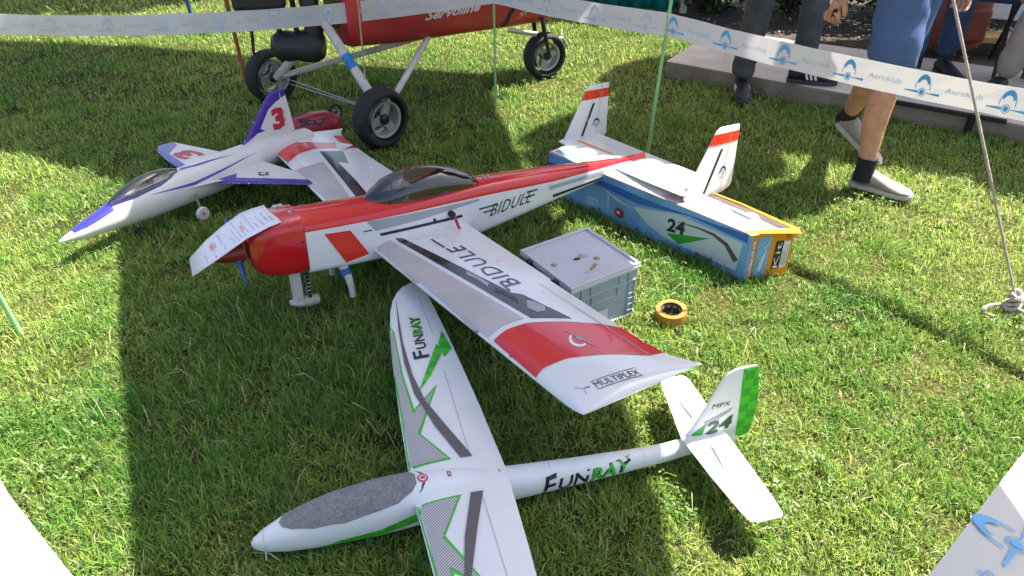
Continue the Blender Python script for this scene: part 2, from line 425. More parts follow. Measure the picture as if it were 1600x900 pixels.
tag(ter, kind='structure'); bevel(ter, .012, 2)

# ------------------------------------------------------------------ lawn blades
def lawn_noise(X, Y, s, seed):
    r_ = np.random.default_rng(seed); out = np.zeros_like(X)
    for k in range(7):
        a = r_.uniform(0, 2 * math.pi); f = s * r_.uniform(.6, 1.7); ph = r_.uniform(0, 6.28)
        out += np.sin((X * math.cos(a) + Y * math.sin(a)) * f + ph + 1.3 * np.sin((X * math.sin(a) - Y * math.cos(a)) * f * .7 + ph * 2))
    return out / 4
FLAT = [  # things that press the grass down: x, y, radius
    (-.652, 3.59, .09), (-1.37, 4.235, .09), (.2, 4.654, .09)]
BOXES = [[(.865, 2.345), (.16, 3.075), (.30, 3.21), (1.03, 2.39)], [(.04, 2.21), (.27, 2.37), (.42, 2.13), (.18, 1.975)]]
def blades():
    zones = [(.45, 1.5, 46000, 1.0), (1.5, 2.6, 31000, 1.05), (2.6, 4.2, 15000, 1.3), (4.2, 6.2, 6500, 1.75), (6.2, 10., 2200, 2.6)]
    Xs = []; Ys = []; Ws = []
    for y0, y1, den, wf in zones:
        hw = y1 * .78 + .75; N = int((y1 - y0) * 2 * hw * den)
        x = rng.uniform(-hw, hw, N); y = rng.uniform(y0, y1, N); k = np.abs(x) < y * .78 + .6
        Xs.append(x[k]); Ys.append(y[k]); Ws.append(np.full(k.sum(), wf))
    X = np.concatenate(Xs); Y = np.concatenate(Ys); W = np.concatenate(Ws)
    keep = ~in_poly(X, Y, TER) & ~in_poly(X, Y, BED)
    for b in BOXES: keep &= ~in_poly(X, Y, b)
    for cx, cy, r_ in FLAT: keep &= (X - cx) ** 2 + (Y - cy) ** 2 > r_ * r_
    patch = lawn_noise(X, Y, 3.2, 3); tuft = lawn_noise(X, Y, 16, 5); fine = lawn_noise(X, Y, 45, 6)
    keep &= rng.uniform(0, 1, X.size) < np.clip(.74 + .34 * tuft + .30 * fine, .10, 1)
    X, Y, W, patch, tuft, fine = [a[keep] for a in (X, Y, W, patch, tuft, fine)]
    N = X.size
    # longer, softer grass round the parked models, short turf elsewhere
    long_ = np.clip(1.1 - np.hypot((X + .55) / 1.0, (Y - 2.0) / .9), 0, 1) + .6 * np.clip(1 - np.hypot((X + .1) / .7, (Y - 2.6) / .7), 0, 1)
    H = (.030 + .016 * rng.uniform(0, 1, N) + .016 * np.clip(tuft, -1, 1.5) + .008 * np.clip(fine, -1, 1.5) + .030 * long_) * rng.uniform(.5, 1.35, N) * (1 + .12 * (W - 1))
    H = np.clip(H * .84, .009, .11)
    tall = rng.uniform(0, 1, N) < .012; H[tall] *= 1.7; straw = rng.uniform(0, 1, N) < .006; H[straw] *= 2.2
    dry = rng.uniform(0, 1, N) < np.clip(.13 + .26 * np.clip(fine - .25, 0, 2) * np.clip(.6 + patch, 0, 2) - .06 * long_ + .10 * np.clip(patch, 0, 1.5), .03, .7)
    H[dry] *= .75; dry |= straw
    lean = np.abs(rng.normal(.66, .40, N)); lean[dry] += .5; lean[straw] = 1.3; lean = np.clip(lean, .05, 1.45)
    az = rng.uniform(0, 2 * math.pi, N) * .75 + 2.2 * tuft
    wid = rng.uniform(.0009, .0023, N) * W * np.where(dry, .75, 1)
    dx, dy = np.cos(az), np.sin(az); fa = az + math.pi / 2 + rng.normal(0, .5, N); sx, sy = np.cos(fa), np.sin(fa)
    t1, t2 = .5, 1.0
    l1 = lean * .6; h1 = H * t1; x1 = X + dx * np.sin(l1) * h1; y1 = Y + dy * np.sin(l1) * h1; z1 = np.cos(l1) * h1
    l2 = np.clip(lean * 1.5, 0, 1.75); h2 = H * .5; x2 = x1 + dx * np.sin(l2) * h2; y2 = y1 + dy * np.sin(l2) * h2; z2 = np.maximum(z1 + np.cos(l2) * h2, .002)
    V = np.empty((N, 5, 3))
    V[:, 0] = np.stack([X - sx * wid, Y - sy * wid, np.full(N, -.002)], 1); V[:, 1] = np.stack([X + sx * wid, Y + sy * wid, np.full(N, -.002)], 1)
    V[:, 2] = np.stack([x1 + sx * wid * .85, y1 + sy * wid * .85, z1], 1); V[:, 3] = np.stack([x1 - sx * wid * .85, y1 - sy * wid * .85, z1], 1)
    V[:, 4] = np.stack([x2, y2, z2], 1)
    g1 = np.array([.13, .30, .045]); g2 = np.array([.48, .57, .115]); g3 = np.array([.045, .15, .04]); d1 = np.array([.70, .61, .38])
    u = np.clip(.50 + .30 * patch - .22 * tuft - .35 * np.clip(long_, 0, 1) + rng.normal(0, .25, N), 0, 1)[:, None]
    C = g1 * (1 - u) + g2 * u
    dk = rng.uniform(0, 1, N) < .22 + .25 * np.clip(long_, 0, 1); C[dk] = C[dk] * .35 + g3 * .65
    C *= rng.uniform(.75, 1.2, N)[:, None]
    C[dry] = d1 * rng.uniform(.55, 1.15, (dry.sum(), 1)) * .8 + C[dry] * .2
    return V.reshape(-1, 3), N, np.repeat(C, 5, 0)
def lawn_mesh():
    V, N, C = blades()
    me = bpy.data.meshes.new('lawn_grass')
    me.vertices.add(N * 5); me.vertices.foreach_set('co', V.ravel())
    b = (np.arange(N) * 5)[:, None]
    q = b + np.array([0, 1, 2, 3]); t = b + np.array([3, 2, 4])
    loops = np.concatenate([q, t], 1).ravel(); me.loops.add(loops.size); me.loops.foreach_set('vertex_index', loops)
    starts = (np.arange(N) * 7)[:, None] + np.array([0, 4]); me.polygons.add(N * 2)
    me.polygons.foreach_set('loop_start', starts.ravel())
    me.update(calc_edges=True)
    a = me.attributes.new('col', 'FLOAT_COLOR', 'POINT'); a.data.foreach_set('color', np.concatenate([C, np.ones((N * 5, 1))], 1).ravel())
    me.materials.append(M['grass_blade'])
    o = bpy.data.objects.new('lawn_grass', me); COL.objects.link(o)
    tag(o, 'mown green lawn with dry yellow blades', 'grass', kind='stuff')
    print('blades', N)
lawn_mesh()
def leaf_cloud(name, P, S, nrm, C, m, parent=None, shape='leaf'):
    """P positions, S sizes, nrm normals (N,3), C colours: small folded leaf quads in one mesh"""
    N = len(P); a = np.cross(nrm, np.array([.3, .2, .93])); a /= np.linalg.norm(a, axis=1)[:, None] + 1e-9; b = np.cross(nrm, a)
    th = rng.uniform(0, 6.28, N)[:, None]; u = a * np.cos(th) + b * np.sin(th); w = -a * np.sin(th) + b * np.cos(th); S = S[:, None]
    V = np.stack([P - u * S, P + w * S * .55 + nrm * S * .15, P + u * S, P - w * S * .55 + nrm * S * .15], 1).reshape(-1, 3)
    me = bpy.data.meshes.new(name); me.vertices.add(4 * N); me.vertices.foreach_set('co', V.ravel())
    lp = ((np.arange(N) * 4)[:, None] + np.array([0, 1, 2, 0, 2, 3])).ravel(); me.loops.add(lp.size); me.loops.foreach_set('vertex_index', lp)
    me.polygons.add(2 * N); me.polygons.foreach_set('loop_start', np.arange(2 * N) * 3); me.update(calc_edges=True)
    at = me.attributes.new('col', 'FLOAT_COLOR', 'POINT'); at.data.foreach_set('color', np.concatenate([np.repeat(C, 4, 0), np.ones((4 * N, 1))], 1).ravel())
    me.materials.append(M[m]); o = bpy.data.objects.new(name, me); COL.objects.link(o)
    if parent: o.parent = parent
    return o
def clover():
    N = 13000; Y = rng.uniform(.8, 5.5, N); X = rng.uniform(-1, 1, N) * (Y * .75 + .4); k = (lawn_noise(X, Y, 4.5, 21) + .35 * (X > .3) > .35) & ~in_poly(X, Y, TER)
    for b in BOXES: k &= ~in_poly(X, Y, b)
    X = X[k]; Y = Y[k]; n_ = X.size; Z = rng.uniform(.018, .04, n_); P = []; S = []; C = []
    for j in range(3):
        a = rng.uniform(0, 6.28, n_) if j == 0 else a + 2.09
        s_ = rng.uniform(.005, .010, n_); P.append(np.stack([X + np.cos(a) * s_ * 1.1, Y + np.sin(a) * s_ * 1.1, Z], 1)); S.append(s_)
        C.append(np.array([.13, .24, .045]) * rng.uniform(.6, 1.3, (n_, 1)))
    P = np.concatenate(P); nr = np.concatenate([rng.normal(0, .35, (len(P), 2)), np.ones((len(P), 1))], 1); nr /= np.linalg.norm(nr, axis=1)[:, None]
    tag(leaf_cloud('clover', P, np.concatenate(S), nr, np.concatenate(C), 'leaf'), 'clover leaves scattered through the lawn', 'clover', kind='stuff')
clover()

# ------------------------------------------------------------------ red and white tow plane
def tow_plane():
    t = thing('model_airplane', 'large red and white radio-controlled airplane with twin tail fins resting on a carton', 'model airplane',
              (-.411, 2.377, .182), frame_rot(-2.571, .044, .079))
    ST = [(.36, .083, -.025, .128, .180), (.24, .085, -.034, .122, .172), (.12, .086, -.04, .117, .163), (0, .085, -.046, .112, .158), (-.16, .079, -.051, .107, .154),
          (-.32, .068, -.05, .100, .150), (-.48, .058, -.03, .09, .138), (-.65, .048, -.006, .08, .125), (-.82, .038, .016, .079, .108), (-1.0, .026, .036, .078, .092), (-1.09, .014, .05, .074, .082)]
    def ring(x, w, zb, zr, zt):
        h = [(0, zb), (w * .82, zb), (w * .97, zb + .010), (w, zb + .022), (w, zr - .012), (w, zr), (w * .97, zr + (zt - zr) * .35), (w * .80, zr + (zt - zr) * .72), (w * .45, zr + (zt - zr) * .95), (0, zt)]
        return [Vector((x, y, z)) for y, z in h] + [Vector((x, -y, z)) for y, z in h[-2:0:-1]]
    mb = MB(); mb.loft([ring(*s) for s in ST], fmi=lambda i, k: 1 if 5 <= k <= 12 else 0)
    fus = mb.build('fuselage', ['white_film', 'red_film'], t, True)
    # cowl
    CS = [(.536, .030, .048, .118), (.530, .052, .026, .142), (.514, .069, .004, .162), (.48, .081, -.014, .179), (.44, .086, -.023, .187), (.362, .087, -.029, .186)]
    def cring(x, w, zb, zt):
        zm = (zb + zt) / 2; h = (zt - zb) / 2
        out = []
        for k in range(24):
            a = 2 * math.pi * k / 24; c_, s_ = math.cos(a), math.sin(a); e = .48
            out.append(Vector((x, w * math.copysign(abs(c_) ** e, c_), zm + h * math.copysign(abs(s_) ** e, s_))))
        return out
    mb = MB(); mb.loft([cring(*c) for c in CS]); cowl = mb.build('engine_cowl', 'red_cowl', t, True)
    decal(cowl, [[(.475, .145), (.462, .160), (.372, .155), (.372, .148)]], 'red_film', 'crease', cowl, 'y', 1, .003)
    for px, py in ((.385, .03), (.40, -.035)):
        mb = MB(); mb.lathe([(.001, .0), (.007, 0), (.007, .006), (.004, .008), (.001, .008)], (px, py, .184), (0, 0, 1), 10, closed=False); mb.build('cowl_screw', 'steel', cowl, True)
    for zz in (.10, .06, .0):
        mb = MB(); mb.lathe([(.0005, .0), (.004, 0), (.003, .002), (.0005, .002)], (.372, .0865, zz), (0, 1, 0), 8, closed=False); mb.build('cowl_screw', 'black_plastic', cowl, True)
    mb = MB(); mb.box((.40, -.05, .181), (.035, .022, .014)); bevel(mb.build('air_scoop', 'pearl_film', t), .004)
    # spinner and propeller
    mb = MB(); mb.lathe([(.002, .11), (.012, .098), (.022, .075), (.030, .045), (.034, .01), (.034, 0), (.002, 0)], (.545, 0, .08), (1, 0, -.02), 20, closed=False)
    sp = mb.build('spinner', 'spinner_red', t, True)
    mb = MB(); rot = Matrix.Rotation(R(38), 3, 'X')
    for sg in (1, -1):
        rg = []
        for d, c, th, tw in ((.01, .020, .012, 50), (.03, .028, .010, 42), (.06, .036, .007, 30), (.09, .032, .005, 22), (.112, .020, .003, 18), (.117, .007, .002, 18)):
            tr = Matrix.Rotation(R(tw) * sg, 3, 'Z')
            rg.append([Vector((.566, 0, .08)) + rot @ (tr @ Vector((th * math.sin(a), c / 2 * math.cos(a), 0)) + Vector((0, 0, d * sg))) for a in [2 * math.pi * k / 10 for k in range(10)]])
        mb.loft(rg)
    mb.build('propeller', 'prop_blue', t, True)
    # wing
    def wst(y):
        a = abs(y) * (1.21 / 1.285 if y < 0 else 1); z = .017 * a / 1.2; xl = .133 - .028 * a; xt = -.250 if a < .60 else -.243
        ts = 1.0
        if a > 1.05: xt -= .05 * ((a - 1.05) / .15) ** 2
        if a > 1.13:
            q = (a - 1.13) / .08; ts = max(.08, math.sqrt(max(0, 1 - q * q * .98))); xl -= .010 * q ** 3
        return (y, xl, xt, z, ts)
    ys = [-1.21, -1.205, -1.195, -1.18, -1.16, -1.13, -1.05, -.9, -.75, -.605, -.598, -.4, -.2, 0]; ys = [y * 1.285 / 1.21 if y < -.61 else y for y in ys] + [-y for y in ys[-2::-1]]
    mb = MB(); mb.loft(wing_rings([wst(y) for y in ys], .125, .016, 18)); wing = mb.build('wing', 'white_film', t, True)
    D = lambda P, m_, nm, **k: decal(wing, [P] if not isinstance(P[0][0], (tuple, list)) else P, m_, nm, wing, **k)
    # near panel
    red = [(.130, .83), (.052, .814), (-.012, .821), (-.1, .862), (-.191, .915), (-.24, .955), (-.262, 1.12), (-.199, 1.118), (-.105, 1.067), (0, 1.027), (.072, 1.021), (.117, 1.034)]
    D(red, 'red_film', 'red_panel', off=.0012, step=.010)
    D([(.112, -1.117), (.122, -.903), (.029, -.962), (-.049, -.984), (-.198, -.956), (-.262, -.967), (-.271, -1.178), (-.202, -1.163), (-.192, -1.035), (-.015, -1.105), (-.018, -1.19)], 'red_film', 'red_panel', off=.0012, step=.010)
    D(band([(-.196, .80), (-.201, 1.12)], .003), 'grey_ink', 'hinge_line', off=.0022)
    D(band([(-.190, .62), (-.196, .80)], .002), 'grey_ink', 'hinge_line', off=.0018)
    for sg in (1, -1):
        D([(.132, .10 * sg), (.075, .04 * sg) if sg > 0 else (.075, -.1), (.045, .30 * sg), (-.018, .795 * sg), (.05, .79 * sg), (.118, .805 * sg)], 'pearl_film', 'leading_edge_film', step=.010)
    D([(.050, .085), (.030, .10), (-.055, .549), (-.073, .643), (-.096, .668), (-.139, .86), (-.036, .805), (.052, .11)], 'black_film', 'wing_window')
    D([(-.032, .61), (-.045, .59), (-.060, .63), (-.066, .69), (-.052, .715), (-.047, .66)], 'carbon_ink', 'window_reflection', off=.002)  # patches painted to imitate reflections on the dark film
    D([(-.06, .75), (-.083, .71), (-.10, .72), (-.112, .765), (-.095, .79), (-.07, .785)], 'grey_ink', 'window_reflection', off=.002)
    D([(-.016, .47), (-.030, .45), (-.040, .50), (-.045, .56), (-.03, .575), (-.028, .52)], 'grey_ink', 'window_reflection', off=.002)
    D([(-.052, -.937), (-.153, -.913), (-.109, -.735), (-.072, -.769), (-.052, -.519), (-.014, -.20), (.035, -.20)], 'black_film', 'wing_window')
    text_on(wing, 'BIDULE', (-.138, .60), (.022, -.36), (.062, .02), 'black_film', 'lettering', wing, shear=.25, space=1.1)
    D(band([(-.075, .632), (-.080, .57)], .008), 'black_film', 'lettering_bar', off=.0016)
    D(band([(-.056, .25), (-.05, .165)], .008), 'black_film', 'lettering_bar', off=.0016)
    for q in ((-.165, .42), (-.162, .68), (-.175, .83)):
        mb = MB(); mb.box((q[0], q[1], .020), (.016, .006, .012)); bevel(mb.build('control_horn', 'tube_white', wing), .002)
    logo(wing, (-.085, .965), .075, ('white_film', 'grey_ink'))
    text_on(wing, 'MULTIPLEX', (.015, 1.168), (-.132, .012), (.0, -.020), 'black_ink', 'lettering', wing)
    D(band([(.018, 1.143), (-.118, 1.152)], .002), 'black_ink', 'lettering_bar'); D(band([(.018, 1.173), (-.118, 1.184)], .002), 'black_ink', 'lettering_bar')
    D([(.045, 1.150), (.03, 1.158), (.028, 1.153)], 'carbon_ink', 'crack'); D(band([(.06, 1.135), (.043, 1.153), (.05, 1.17)], .0012), 'carbon_ink', 'crack')
    # fuselage side print (both flanks)
    for sg in (1, -1):
        F = lambda P, m_, nm, **k: decal(fus, P, m_, nm, fus, 'y', sg, **k)
        F([[(.298, .108), (.209, .1), (.151, -.002), (.236, -.013)]], 'red_bright', 'slash_stripe')
        F([[(.106, .063), (.103, .052), (-.226, .040), (-.224, .051)]], 'black_ink', 'side_stripe')
        F([[(-.631, .049), (-.63, .066), (-.967, .068), (-.968, .056)]], 'grey_ink', 'side_stripe')
        F([[(-.651, .013), (-.651, .025), (-1.041, .046), (-1.041, .040)]], 'black_ink', 'side_stripe')
        F([[(.15, .118), (.0, .108), (-.3, .094), (-.3, .085), (-.05, .075), (.12, .075)]], 'grey_ink', 'side_grey', off=.0008)  # flat grey area below the red edge
        a, b_ = ((-.345, .010), (-.19, .012)) if sg > 0 else ((-.535, .022), (.19, -.012))
        text_on(fus, 'BIDULE', a, b_, (-.022 * sg, .047), 'black_ink', 'lettering', fus, 'y', sg, shear=.0, space=1.1)
        for q in (((-.30, .052), (-.385, .052)), ((-.318, .034), (-.37, .034)), ((-.52, .066), (-.575, .066)), ((-.51, .046), (-.56, .048))): F(band(q, .006), 'black_ink', 'lettering_bar')
    # dark exhaust hole near the tail, switch and ribbon
    decal(fus, [disc(-1.02, .062, .010, 12, 1.4)], 'black_ink', 'tail_opening', fus, 'y', 1)
    mb = MB(); mb.lathe([(.002, 0), (.012, 0), (.012, .018), (.007, .024), (.002, .024)], (-.175, .078, .068), (0, 1, 0), 12, closed=False); mb.build('switch', 'black_plastic', t, True)
    mb = MB(); mb.lathe([(.001, 0), (.006, 0), (.005, .003), (.001, .003)], (-.108, .082, .06), (0, 1, 0), 10, closed=False); mb.build('side_screw', 'dark_metal', t, True)
    mb = MB(); mb.tube([(-.18, .098, .064), (-.183, .106, .045), (-.186, .112, .028), (-.188, .12, .020)], .0055, 6); rb = mb.build('ribbon', 'decal_red', t, True)
    # canopy with cockpit under it
    mb = MB(); rg = []
    cz = [(.121, .002, .160), (.115, .018, .167), (.08, .052, .190), (.036, .066, .218), (-.03, .071, .236), (-.09, .070, .240), (-.16, .066, .230), (-.22, .061, .212), (-.28, .055, .186), (-.315, .045, .165), (-.322, .03, .156)]
    for x, w, zt in cz:
        zb = .148 - .03 * (0.12 - x) ; zb = min(zb, zt - .003)
        rg.append([Vector((x, w * math.cos(a), zb + (zt - zb) * max(0, math.sin(a)) ** .8)) for k, a in enumerate([math.pi * j / 14 for j in range(15)])])
    n_ = 15; vs_ = [p for r_ in rg for p in r_]; fs = [(i * n_ + k, i * n_ + k + 1, (i + 1) * n_ + k + 1, (i + 1) * n_ + k) for i in range(len(rg) - 1) for k in range(n_ - 1)]
    can = obj('canopy', vs_, fs, 'smoke_glass', t, True)
    decal(fus, [[(.09, .02), (.04, .055), (-.2, .052), (-.30, .03), (-.30, -.03), (-.2, -.052), (.04, -.055), (.09, -.02)]], 'flesh_dark', 'cockpit_floor', fus, off=.0015)
    mb = MB(); mb.loft(sphere_rings((-.13, 0, .175), .03, 10, 6, (.9, 1, 1.1))); mb.box((-.19, 0, .165), (.02, .06, .05)); mb.build('cockpit_seat', 'wood_brown', can, True)
    mb = MB(); mb.tube([(.05, .066, .148), (.03, .05, .19), (.022, .02, .212), (.02, 0, .216), (.022, -.02, .212), (.03, -.05, .19), (.05, -.066, .148)], .003, 6); mb.build('canopy_frame', 'dark_metal', can, True)
    # turtledeck bits
    for x in (-.355, -.375):
        mb = MB(); mb.lathe([(.001, 0), (.006, 0), (.005, .008), (.001, .01)], (x, .01, .145), (0, 0, 1), 8, closed=False); mb.build('tow_latch', 'pearl_film', t, True)
    # tail
    mb = MB(); mb.loft(plate_rings([(y, -.985 if abs(y) < .37 else -.995, -1.225, .062) for y in (-.392, -.38, -.2, -.05, .05, .2, .38, .40)], .075)); stab = mb.build('tailplane', 'white_film', t, True)
    decal(stab, band([(-1.15, -.38), (-1.15, .38)], .003), 'grey_ink', 'hinge_line', stab)
    mb = MB(); mb.loft([[Vector((x, y * w, .085 + h)) for y, h in ((-1, -.03), (-.7, -.004), (0, 0 + .006), (.7, -.004), (1, -.03))] for x, w in ((-.98, .024), (-1.05, .02), (-1.12, .012), (-1.17, .003))]); mb.build('tail_fairing', 'red_film', t, True)
    for sg in (1, -1):
        y = .40 if sg > 0 else -.39
        FS = [(.030, -1.02, -1.225), (.045, -1.012, -1.262), (.06, -1.018, -1.272), (.16, -1.075, -1.274), (.25, -1.128, -1.275), (.285, -1.148, -1.276), (.297, -1.165, -1.272)]
        mb = MB(); mb.loft(plate_rings([(z, a, b_, y) for z, a, b_ in FS], .075, 14, vertical=True)); fin = mb.build('fin', 'white_film', t, True)
        for s2 in (1, -1):
            G = lambda P, m_, nm: decal(fin, P, m_, nm, fin, 'y', s2, step=.010)
            G([[(-1.108, .233), (-1.134, .275), (-1.285, .272), (-1.285, .233)]], 'red_bright', 'red_band')
            G([[(-1.103, .045), (-1.117, .045), (-1.192, .213), (-1.178, .213)]], 'black_ink', 'fin_stripe')
            G(band([(-1.205, .035), (-1.232, .293)], .0025), 'grey_ink', 'hinge_line')
        mb = MB(); mb.tube([(-1.12, y - .02 * sg, .068), (-1.11, y - .075 * sg, .068)], .002, 6); mb.tube([(-1.15, y - .004 * sg, .16), (-1.12, y - .08 * sg, .070)], .0018, 6); mb.build('brace_wire', 'steel', fin, True)
        logo(fin, (-1.205, .11), .035, ('black_ink', 'grey_ink'), 'y', 1)
    # undercarriage
    mb = MB(); mb.box((.395, .005, -.085), (.032, .034, .13)); lg = bevel(mb.build('nose_gear_leg', 'tube_white', t), .004)
    mb = MB(); pts = [(.355 + .009 * math.cos(a), .012 + .009 * math.sin(a), -.04 - .10 * a / 44) for a in [k * .5 for k in range(88)]]; mb.tube(pts, .002, 5); mb.build('spring', 'steel', lg, True)
    mb = MB(); mb.tube([(.355, .012, -.03), (.355, .012, -.15)], .006, 8); mb.build('damper', 'black_plastic', lg, True)
    mb = MB(); mb.loft([[Vector((x, w * math.cos(a) + .006, z + h * math.sin(a))) for a in [2 * math.pi * k / 12 for k in range(12)]] for x, w, z, h in ((.425, .012, -.150, .008), (.40, .024, -.156, .016), (.36, .022, -.162, .020), (.325, .015, -.164, .020), (.318, .004, -.164, .012))]); mb.build('wheel_fork', 'tube_white', lg, True)
    for sg in (1, -1):
        mb = MB(); mb.tube([(.24, .06 * sg, -.035), (.235, .09 * sg, -.075), (.232, .096 * sg, -.11), (.231, .098 * sg, -.14)], [.018, .013, .011, .011], 10); ml = mb.build('main_gear_leg', 'tube_white', t, True)
        mb = MB(); mb.tube([(.24, .065 * sg, -.045), (.238, .076 * sg, -.065)], .0205, 10); mb.build('gear_clamp', 'prop_blue', ml, True)
    mb = MB(); mb.tube([(.19, .06, .085), (.165, .084, .083), (.135, .092, .084)], .002, 6); mb.build('antenna', 'dark_metal', t, True)
    return t
def logo(target, c, s, mats, axis='z', sign=1, par=None):
    """parachute canopy above a ball with a straight wing"""
    cx, cy = c
    if axis == 'z': f = lambda u, v: (cx + v * s * .55 - u * s * .1, cy + u * s * .75 + v * s * .3)
    else: f = lambda u, v: (cx - u * s, cy + v * s)
    arc = [(.55 * math.cos(a), .15 + .75 * math.sin(a)) for a in [math.pi * k / 10 for k in range(11)]]
    inn = [(.42 * math.cos(a), .15 + .48 * math.sin(a)) for a in [math.pi * k / 10 for k in range(10, -1, -1)]]
    p1 = [f(*q) for q in arc + inn]; p2 = [f(u, v) for u, v in disc(0, 0, .22, 12)]; p3 = [f(*q) for q in ((-1, .02), (1, -.14), (1, -.06), (-1, .10))]
    decal(target, [p1], mats[0], 'emblem', target, axis, sign, off=.0022); decal(target, [p2, p3], mats[1], 'emblem', target, axis, sign, off=.0027)
tow_plane()
# paper lying over the spinner
def sheet():
    # bent along its length: from the cowl top, over the spinner, down to the left
    a = [(-.731, 2.101, .384), (-.762, 2.07, .382), (-.792, 2.039, .376), (-.818, 2.014, .371), (-.84, 1.993, .362), (-.907, 1.963, .325), (-.987, 1.954, .275)]
    far = [(-.81, 2.193, .396), (-.843, 2.172, .393), (-.876, 2.152, .386), (-.903, 2.13, .373), (-.928, 2.109, .362), (-.977, 2.074, .33), (-1.027, 2.047, .285)]
    n_ = 7
    vs_ = []
    for i, p in enumerate(a):
        for k in range(n_): q = Vector(p).lerp(Vector(far[i]), k / (n_ - 1)); q.z += .003 * math.sin(k * 1.1 + i * .6); vs_.append(q)
    fs = [(i * n_ + k, i * n_ + k + 1, (i + 1) * n_ + k + 1, (i + 1) * n_ + k) for i in range(len(a) - 1) for k in range(n_ - 1)]
    o = obj('paper_sheet', vs_, fs, 'paper', None, True)
    tag(o, 'white handwritten sheet of paper draped over the red nose and spinner', 'paper')
    so = o.modifiers.new('thickness', 'SOLIDIFY'); so.thickness = .0006
    # handwriting: short strokes following the sheet
    def at(u, v):
        x = u * (len(a) - 1); i = min(int(x), len(a) - 2); f_ = x - i; p = Vector(a[i]).lerp(Vector(a[i + 1]), f_).lerp(Vector(far[i]).lerp(Vector(far[i + 1]), f_), v)
        k = v * (n_ - 1); p.z += .003 * math.sin(k * 1.1 + x * .6) + .0012; return p
    r_ = random.Random(5); mb = MB()
    for line in range(13):
        u0 = .06 + line * .068 + r_.uniform(-.01, .01); v = .10 + r_.uniform(0, .1); end = r_.uniform(.55, .9) if line % 3 else .45
        while v < end:
            L = r_.uniform(.015, .05); h = r_.uniform(.004, .012)
            p = [at(u0, v), at(u0 + r_.uniform(-h, h), v + L * .5), at(u0 + r_.uniform(-h, h), v + L)]
            mb.tube(p, .0007, 4, caps=False); v += L + r_.uniform(.008, .03)
    mb.build('handwriting', 'paper_ink', o)['kind'] = 'stuff'
    for u0, v0 in ((.42, .4), (.78, .45)): mb = MB(); mb.add([at(u0, v0), at(u0 + .05, v0), at(u0 + .05, v0 + .22), at(u0, v0 + .22)], [(0, 1, 2, 3)]); mb.build('red_mark', 'paper_red', o)
sheet()

